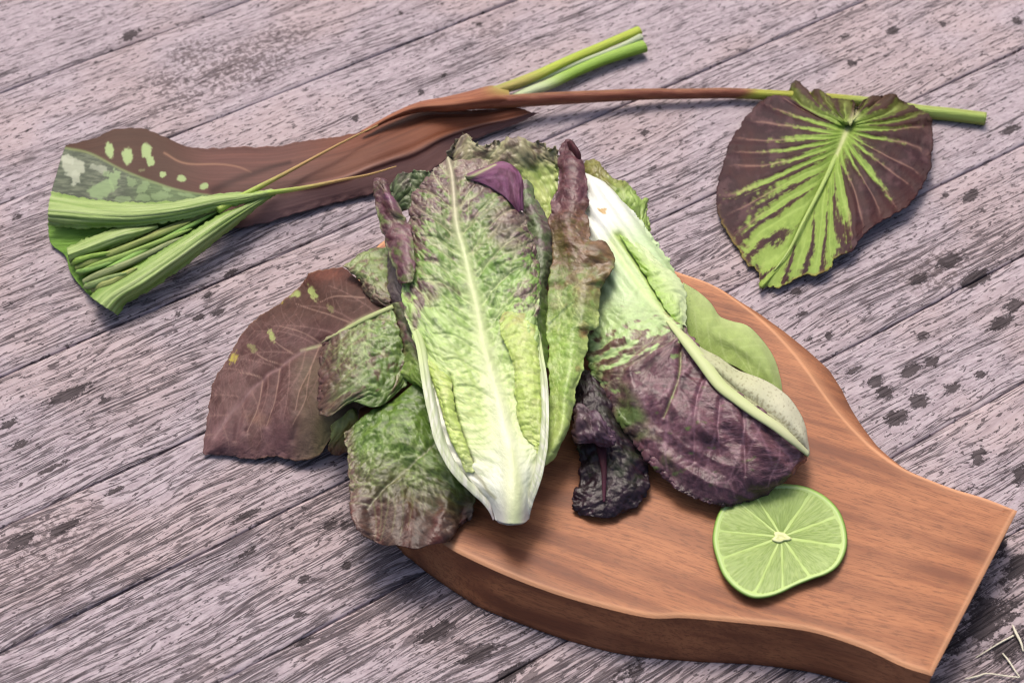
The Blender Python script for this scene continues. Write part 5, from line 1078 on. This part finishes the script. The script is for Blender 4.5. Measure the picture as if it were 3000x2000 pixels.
# ---------------------------------------------------------------- long brown leaf with its stem
BL = thing('long_brown_leaf', 'long folded reddish brown leaf with pale flecks, running from far left to upper centre', 'leaf', at(800, 500, 0))
def c_bl(c):
    st = fbm(c.V * 14, c.U * 2.5, 7, 4); c.f = fbm(c.PX * .02, c.PY * .02, 5, 4); c.g = fbm(c.PX * .006, c.PY * .006, 8, 3)
    C = mix(bc(S(82,58,48), c), S(104,72,66), sm(450, 650, c.PX)); C = mix(C, S(116,72,56), sm(820, 1080, c.PX)); C = mix(C, S(134,80,56), sm(1100, 1300, c.PX))
    C = mix(C, S(136,92,80), .35 * sm(.05, .45, st) * sm(500, 700, c.PX)); C = mix(C, S(70,42,38), .35 * sm(.0, -.45, st) * sm(500, 700, c.PX)); fs = fbm(c.V * 60, c.U * 3, 27, 2); C = C * (1 + .10 * fs)[..., None]
    C = mix(C, S(120,98,102), .7 * sm(.62, .78, c.V + .05 * c.f) * sm(620, 800, c.PX)); C = mix(C, S(150,116,106), .8 * np.exp(-((c.V - .66 - .03 * c.g) / .03) ** 2) * sm(820, 950, c.PX)); C = mix(C, S(58,34,34), .8 * np.exp(-((c.V - .70 - .03 * c.g) / .025) ** 2) * sm(820, 950, c.PX))
    # the green part below the oblique vein
    vx, vy = (np.array([430,600,800,1100,1420,1700]) / 2.24), (np.array([300,345,440,560,618,640]) / 2.24 + 300)
    dy = c.PY - np.interp(c.PX, vx, vy); g = sm(-3, 5, dy) * sm(690, 600, c.PX)
    stg = fbm(c.PX * .02, (c.PY - c.PX * .12) * .16, 3, 3)
    C = mix(C, mix(bc(S(84,92,78), c), S(116,124,104), sm(-.2, .3, stg)), g); C = mix(C, S(112,140,88), .6 * g * sm(330, 480, c.PX))
    for i, (x, y, a, b, an, cr) in enumerate(((480,430,88,50,30,1),(500,500,30,50,0,1),(440,370,45,30,20,1),(640,440,60,24,10,1),(680,575,85,62,0,0),(750,500,38,60,10,0),(860,520,34,24,20,0),(940,560,40,38,0,0),(930,630,70,24,0,0),(1050,620,60,26,0,0),(1100,570,30,20,0,0),(800,640,60,20,0,0),(1230,610,60,14,5,0),(700,470,20,20,0,0))):
        C = mix(C, S(188,194,172) if cr else S(154,180,128), (.8 if i in (0, 1, 2, 4, 5) else .6) * g * blob(c, x, y, a, b, an, Z1, .95, seed=i + 3, soft=.15))
    for i, (x, y, a, b) in enumerate(((720,315,27,52),(838,350,36,54),(962,325,34,52),(990,392,26,34),(1068,480,22,20),(1190,500,30,24),(1340,550,30,22),(930,448,22,10))):
        C = mix(C, S(168,192,132), (.95 if i < 7 else .4) * (1 - g) * blob(c, x, y, a, b, -8, Z1, .45, seed=i + 30, soft=.15))
    C = mix(C, S(134,152,100), .85 * stroke(c, [(430,300),(600,345),(800,440),(1100,560),(1420,616)], 4, 3, Z1)); C = mix(C, S(168,128,102), .7 * stroke(c, [(1080,340),(1200,398),(1400,408),(1560,430),(1650,462)], 3.5, 2, Z1))
    C = mix(C, S(48,30,28), .55 * stroke(c, [(1400,580),(1560,510),(1760,430),(1900,400)], 12, 6, Z1))
    return C
def d_bl(c): return .025 * fbm(c.V * 9, c.U * 1.5, 7, 3) * sm(500, 700, c.PX) + .10 * np.exp(-((c.V - .66) / .05) ** 2) * sm(820, 950, c.PX) + .05 * np.sin(c.PX * .03)
BLR = [
 [(192,425,.4),(178,465,.5),(165,510,.5),(152,555,.4),(150,592,.3)],
 [(236,417,.6),(226,463,.7),(216,512,.7),(208,557,.5),(206,597,.3)],
 [(282,406,.8),(276,460,.9),(272,512,.9),(270,560,.6),(270,602,.3)],
 [(335,377,1.0),(332,452,1.1),(332,508,1.0),(333,558,.7),(335,604,.3)],
 [(388,377,1.0),(388,445,1.1),(392,505,1.0),(396,556,.7),(400,606,.3)],
 [(430,380,1.0),(440,452,1.1),(450,508,1.0),(456,560,.8),(462,620,.3)],
 [(480,405,.9),(492,462,1.1),(502,512,1.0),(512,562,.8),(525,640,.3)],
 [(558,430,.8),(578,485,1.2),(598,540,1.2),(615,595,.9),(635,662,.2)],
 [(640,436,.8),(655,490,1.3),(672,545,1.4),(690,600,1.0),(705,668,.2)],
 [(750,431,.8),(765,485,1.4),(782,535,1.5),(800,590,1.1),(820,640,.2)],
 [(850,424,.9),(868,475,1.5),(888,522,1.6),(908,565,1.1),(935,606,.2)],
 [(960,404,1.0),(980,450,1.7),(1003,492,1.7),(1026,535,1.2),(1050,578,.2)],
 [(1060,387,1.1),(1085,420,1.9),(1110,455,1.8),(1135,492,1.2),(1160,545,.2)],
 [(1146,345,1.3),(1170,380,2.0),(1195,420,1.9),(1225,460,1.2),(1255,505,.2)],
 [(1227,324,1.5),(1250,350,2.0),(1280,385,1.8),(1305,412,1.1),(1335,445,.2)],
 [(1303,326,1.4),(1335,345,1.8),(1365,362,1.5),(1390,380,.9),(1415,398,.2)],
 [(1400,322,1.2),(1430,335,1.4),(1460,345,1.2),(1480,355,.7),(1503,365,.2)],
 [(1490,318,.9),(1515,320,1.0),(1540,324,.9),(1560,329,.5),(1578,332,.3)]]
leaf('blade', BL, [[(x, y, .15 + z * .6) for x, y, z in r] for r in BLR],
 M_dry, c_bl, d_bl, fr=SRC, step=3.2, rag=6, ragf=.03, seed=170)
leaf('sheath', BL, [
 [(1056,386,1.4),(1060,387,1.5),(1066,388,1.5),(1074,387,1.4)],
 [(1144,337,1.5),(1144,340,1.9),(1146,345,1.9),(1148,350,1.6)],
 [(1225,301,1.4),(1226,308,2.1),(1228,318,2.1),(1230,328,1.7)],
 [(1303,286,1.2),(1305,296,2.1),(1310,312,2.2),(1318,326,1.7)],
 [(1372,270,1.0),(1376,284,2.0),(1380,302,2.1),(1386,320,1.6)],
 [(1440,252,.7),(1442,270,1.6),(1445,292,1.8),(1450,312,1.3)],
 [(1490,262,.6),(1492,276,1.3),(1494,292,1.5),(1498,308,1.1)]],
 M_dry, lambda c: mix(mix(bc(S(158,104,78), c), S(134,80,60), sm(-.2, .3, fbm(c.V * 8, c.U * 3, 3, 3))), S(172,170,90), .7 * sm(1400, 1470, c.PX) * sm(.7, .2, c.V)), lambda c: .05 * fbm(c.V * 6, c.U * 2, 5, 2), fr=SRC, seed=175, label='lighter brown sheath rolled round the stem')
def c_st(U, A):
    C = mix(np.broadcast_to(S(158,98,74), U.shape + (3,)).copy(), S(136,78,60), sm(-.3, .3, noise(U * 30, A * 1.5, 4))); C = mix(C, S(186,192,74), sm(.51, .56, U - .02 * np.sin(A) )); C = mix(C, S(176,200,104), sm(.68, .75, U)); return mix(C, S(140,120,70), .3 * np.clip(np.cos(A * 3 + 1), 0, 1))
tube('stem', BL, [(1310,314,1.7),(1400,304,1.5),(1536,294,1.15),(1714,284,.9),(1893,276,.7),(2000,275,.6),(2134,273,.5),(2241,278,.42),(2400,287,.38),(2560,302,.38),(2690,325,.4),(2790,336,.42),(2887,348,.42)], [.10,.30,.36,.34,.31,.29,.29,.29,.29,.30,.35,.36,.36], M_stalk, c_st, fr=SRC, nseg=20, n=160, ribs=7, ribamp=.04, capcol=S(206,222,146))
for pts, r in ((([(1430,708,1.6),(1620,600,1.7),(1880,462,1.8),(2240,268,1.9),(2480,150,1.9)]), (.20,.16,.10,.06,.03)), (([(1640,612,1.7),(1800,590,1.7),(2000,560,1.6),(2240,510,1.6),(2420,475,1.5),(2600,420,1.5)]), (.12,.13,.11,.08,.06,.03))):
    tube('fibre', BL, pts, r, M_stalk, lambda U, A: mix(np.broadcast_to(S(176,204,96), U.shape + (3,)).copy(), S(196,162,104), sm(.2, .6, U)), fr=Z1, nseg=8, n=60)

# ---------------------------------------------------------------- green fan of split stalk, far left
FN = thing('split_green_stalk', 'pale green stalk split into a fan of ribs, on the long brown leaf', 'stalk', at(300, 750, 0))
def c_fan(c): 
    f = fbm(c.V * 10, c.U * 2, 4, 3); C = mix(bc(S(166,190,118), c), S(128,158,80), sm(-.2, .3, f)); return mix(C, S(196,210,156), .7 * sm(.0, .4, fbm(c.V * 16, c.U * 2, 9, 3)))
def c_fan2(c):
    C = c_fan(c); return mix(C, S(112,150,58), .6 * sm(.3, 0, c.V) + .3 * sm(.6, 1, c.V))
leaf('backing_sheet', FN, [
 [(318,790,.5),(322,880,.3),(345,940,.2),(430,1010,.2),(465,1120,.2),(560,1240,.2),(640,1310,.3)],
 [(520,800,.7),(520,870,.5),(540,930,.4),(600,990,.4),(640,1060,.4),(700,1130,.4),(760,1200,.5)],
 [(800,800,.9),(800,850,.7),(810,890,.6),(840,930,.6),(880,980,.6),(920,1020,.6),(960,1060,.7)],
 [(1100,765,1.1),(1110,790,.9),(1120,810,.8),(1140,830,.8),(1160,850,.8),(1180,870,.8),(1210,890,.9)],
 [(1430,705,1.3),(1435,710,1.2),(1440,715,1.1),(1445,720,1.1),(1450,725,1.1),(1455,730,1.1),(1460,735,1.1)]],
 M_stalk, lambda c: mix(mix(bc(S(122,166,62), c), S(92,136,42), sm(-.2, .3, fbm(c.V * 12, c.U * 2, 4, 3))), S(60,84,30), .5 * sm(.4, .8, c.U)), lambda c: .06 * fbm(c.V * 14, c.U * 2, 5, 3), fr=Z1, rag=6, seed=180)
leaf('rib', FN, [
 [(345,588,.5),(325,640,1.2),(318,700,1.45),(316,750,1.3),(320,802,.8)],
 [(480,618,.6),(480,665,1.3),(480,715,1.55),(480,765,1.4),(485,822,.9)],
 [(650,645,.7),(650,690,1.4),(650,730,1.65),(650,775,1.5),(655,820,1.0)],
 [(900,662,1.0),(900,700,1.6),(905,735,1.8),(905,772,1.6),(910,812,1.2)],
 [(1180,645,1.3),(1180,680,1.75),(1180,705,1.9),(1180,735,1.7),(1185,768,1.4)],
 [(1420,604,1.5),(1420,630,1.85),(1425,655,1.9),(1430,675,1.8),(1435,700,1.5)],
 [(1620,594,1.6),(1620,610,1.85),(1625,625,1.9),(1630,640,1.8),(1635,655,1.5)],
 [(1805,576,1.6),(1803,582,1.7),(1802,588,1.7),(1800,596,1.6),(1795,604,1.5)]],
 M_stalk, c_fan, lambda c: .07 * fbm(c.V * 22, c.U * 2, 5, 3) + .04 * np.sin(c.V * 40), fr=Z1, rag=8, seed=181, label='upper broad pale rib')
leaf('rib', FN, [
 [(590,1275,.7),(640,1310,1.1),(690,1345,1.1),(735,1370,.8),(768,1395,.4)],
 [(680,1200,.8),(725,1235,1.2),(770,1265,1.3),(805,1290,1.0),(835,1310,.5)],
 [(850,1105,1.0),(890,1135,1.4),(935,1165,1.5),(975,1190,1.2),(1010,1210,.7)],
 [(1050,980,1.2),(1090,1005,1.5),(1130,1030,1.6),(1170,1055,1.3),(1205,1075,.8)],
 [(1250,855,1.3),(1285,875,1.6),(1320,895,1.7),(1355,915,1.4),(1385,930,.9)],
 [(1450,740,1.4),(1470,755,1.7),(1500,770,1.7),(1530,785,1.5),(1555,795,1.1)],
 [(1640,660,1.5),(1650,665,1.6),(1662,672,1.6),(1675,680,1.5),(1690,685,1.3)],
 [(1790,592,1.5),(1793,595,1.5),(1797,598,1.5),(1801,600,1.5),(1806,602,1.5)]],
 M_stalk, c_fan2, lambda c: .07 * fbm(c.V * 22, c.U * 2, 5, 3) + .04 * np.sin(c.V * 34), fr=Z1, rag=8, seed=182, label='lower broad green rib')
leaf('rib', FN, [
 [(440,955,.6),(443,985,1.0),(448,1015,1.0),(455,1050,.6)],
 [(600,885,.8),(605,920,1.2),(612,955,1.2),(625,1000,.7)],
 [(790,825,1.0),(790,855,1.4),(795,885,1.4),(805,930,.9)],
 [(940,812,1.1),(940,830,1.3),(940,850,1.3),(940,872,1.0)],
 [(1035,808,1.1),(1036,812,1.2),(1037,816,1.2),(1038,822,1.1)]],
 M_stalk, c_fan, lambda c: .07 * fbm(c.V * 16, c.U * 2, 5, 3) + .03 * np.sin(c.V * 26), fr=Z1, rag=10, seed=183, label='short torn rib in the middle of the fan')
rs = random.Random(4)
for (x0, y0, x1, y1, r) in ((470,1060,720,985,.12),(500,1090,1250,785,.17),(505,1110,740,1050,.10),(520,1125,1260,830,.15),(550,1180,1210,880,.16),(560,1190,1430,715,.13),(600,1215,1290,905,.14),(610,1230,900,1085,.15),(640,1240,1120,985,.12),(820,965,1440,700,.14),(560,1210,830,1120,.14)):
    mx, my = (x0 + x1) / 2 + rs.uniform(-10, 10), (y0 + y1) / 2 + rs.uniform(-12, 16)
    base = S(150 + rs.randint(-16, 24), 188 + rs.randint(-22, 16), 100 + rs.randint(-20, 30))
    tube('strand', FN, [(x0, y0, .5), ((x0 * 2 + mx) / 3, (y0 * 2 + my) / 3 + rs.uniform(-6, 6), .85), (mx, my, 1.05), ((x1 * 2 + mx) / 3, (y1 * 2 + my) / 3, 1.2), (x1, y1, 1.3)], (r * .9, r * 1.25, r, r * .8, .03), M_stalk, lambda U, A, base=base: mix(np.broadcast_to(base, U.shape + (3,)).copy(), base * .8, .7 * sm(-.2, .4, noise(A * 1.5, U * 6, 3))), fr=Z1, nseg=9, n=50, ribs=3, ribamp=.15)

# ---------------------------------------------------------------- cut green stalks at the top
GS = thing('cut_green_stalk', 'fresh green cut stalks with pale ends beside the upper end of the long brown leaf', 'stalk', at(1700, 200, 0))
def c_g1(U, A): C = mix(np.broadcast_to(S(190,178,100), U.shape + (3,)).copy(), S(190,206,78), sm(.25, .5, U)); C = mix(C, S(150,130,90), .5 * sm(.25, .05, U)); return mix(C, S(132,170,50), .5 * np.clip(-np.cos(A), 0, 1) + .25 * sm(0, .4, noise(A * 2, U * 4, 3)))
def c_g2(U, A): C = mix(np.broadcast_to(S(206,222,176), U.shape + (3,)).copy(), S(156,192,84), sm(.15, .45, U)); return mix(C, S(118,160,40), .6 * np.clip(np.cos(A), 0, 1) * sm(.2, .5, U))
tube('stalk', GS, [(880,640,.8),(1000,598,.85),(1140,552,.85),(1280,497,.8),(1400,440,.78),(1530,380,.75),(1650,330,.7),(1800,266,.68),(1955,200,.66)], [.12,.24,.30,.30,.28,.27,.27,.27,.28], M_stalk, c_g1, fr=Z2, nseg=22, n=120, flat=.85, ribs=2, ribamp=.08, capcol=S(206,218,166))
tube('stalk', GS, [(1090,655,.45),(1200,612,.5),(1350,560,.5),(1460,508,.5),(1560,462,.5),(1680,410,.5),(1780,372,.5),(1880,338,.5),(1988,305,.5)], [.16,.28,.32,.33,.33,.34,.36,.38,.40], M_stalk, c_g2, fr=Z2, nseg=22, n=120, flat=.8, ribs=2, ribamp=.06, capcol=S(214,224,184))
tube('stalk', GS, [(1020,620,.55),(1200,560,.6),(1400,480,.6),(1600,395,.6),(1800,320,.6),(1968,245,.6)], [.1,.16,.16,.15,.16,.24], M_stalk, lambda U, A: np.broadcast_to(S(196,208,172), U.shape + (3,)).copy(), fr=Z2, nseg=14, n=80, flat=.8, capcol=S(226,230,210))

# ---------------------------------------------------------------- straw bits, lower right corner
def straw(lab, pts, r):
    P = at(*conv(Z12, pts)[0]); T_ = tube('straw', None, pts, [q * .6 for q in r], M_pith, lambda U, A: np.broadcast_to(S(232,228,206), U.shape + (3,)).copy(), fr=Z12, nseg=7, n=30, flat=.6)
    tag(T_, lab, 'straw', 'pale straws on the table at the lower right corner')
straw('short thick pale straw nearest the right edge of the picture', [(1915,675,.12),(1975,810,.14),(2045,950,.12),(2080,1080,.08)], [.05,.11,.09,.05])
straw('pale straw bent down towards the corner, below the thick one', [(1765,1110,.10),(1860,1230,.12),(1950,1370,.1),(2030,1480,.08)], [.05,.07,.06,.04])
straw('pale straw lying level along the bottom edge near the corner', [(2020,1480,.16),(1800,1455,.1),(1530,1420,.10),(1380,1460,.09),(1190,1505,.08)], [.05,.06,.05,.07,.04])
straw('long thin pale straw lying along the wood grain beside the board end', [(1930,840,.08),(1740,940,.09),(1540,1060,.09),(1350,1180,.07)], [.07,.06,.04,.03])
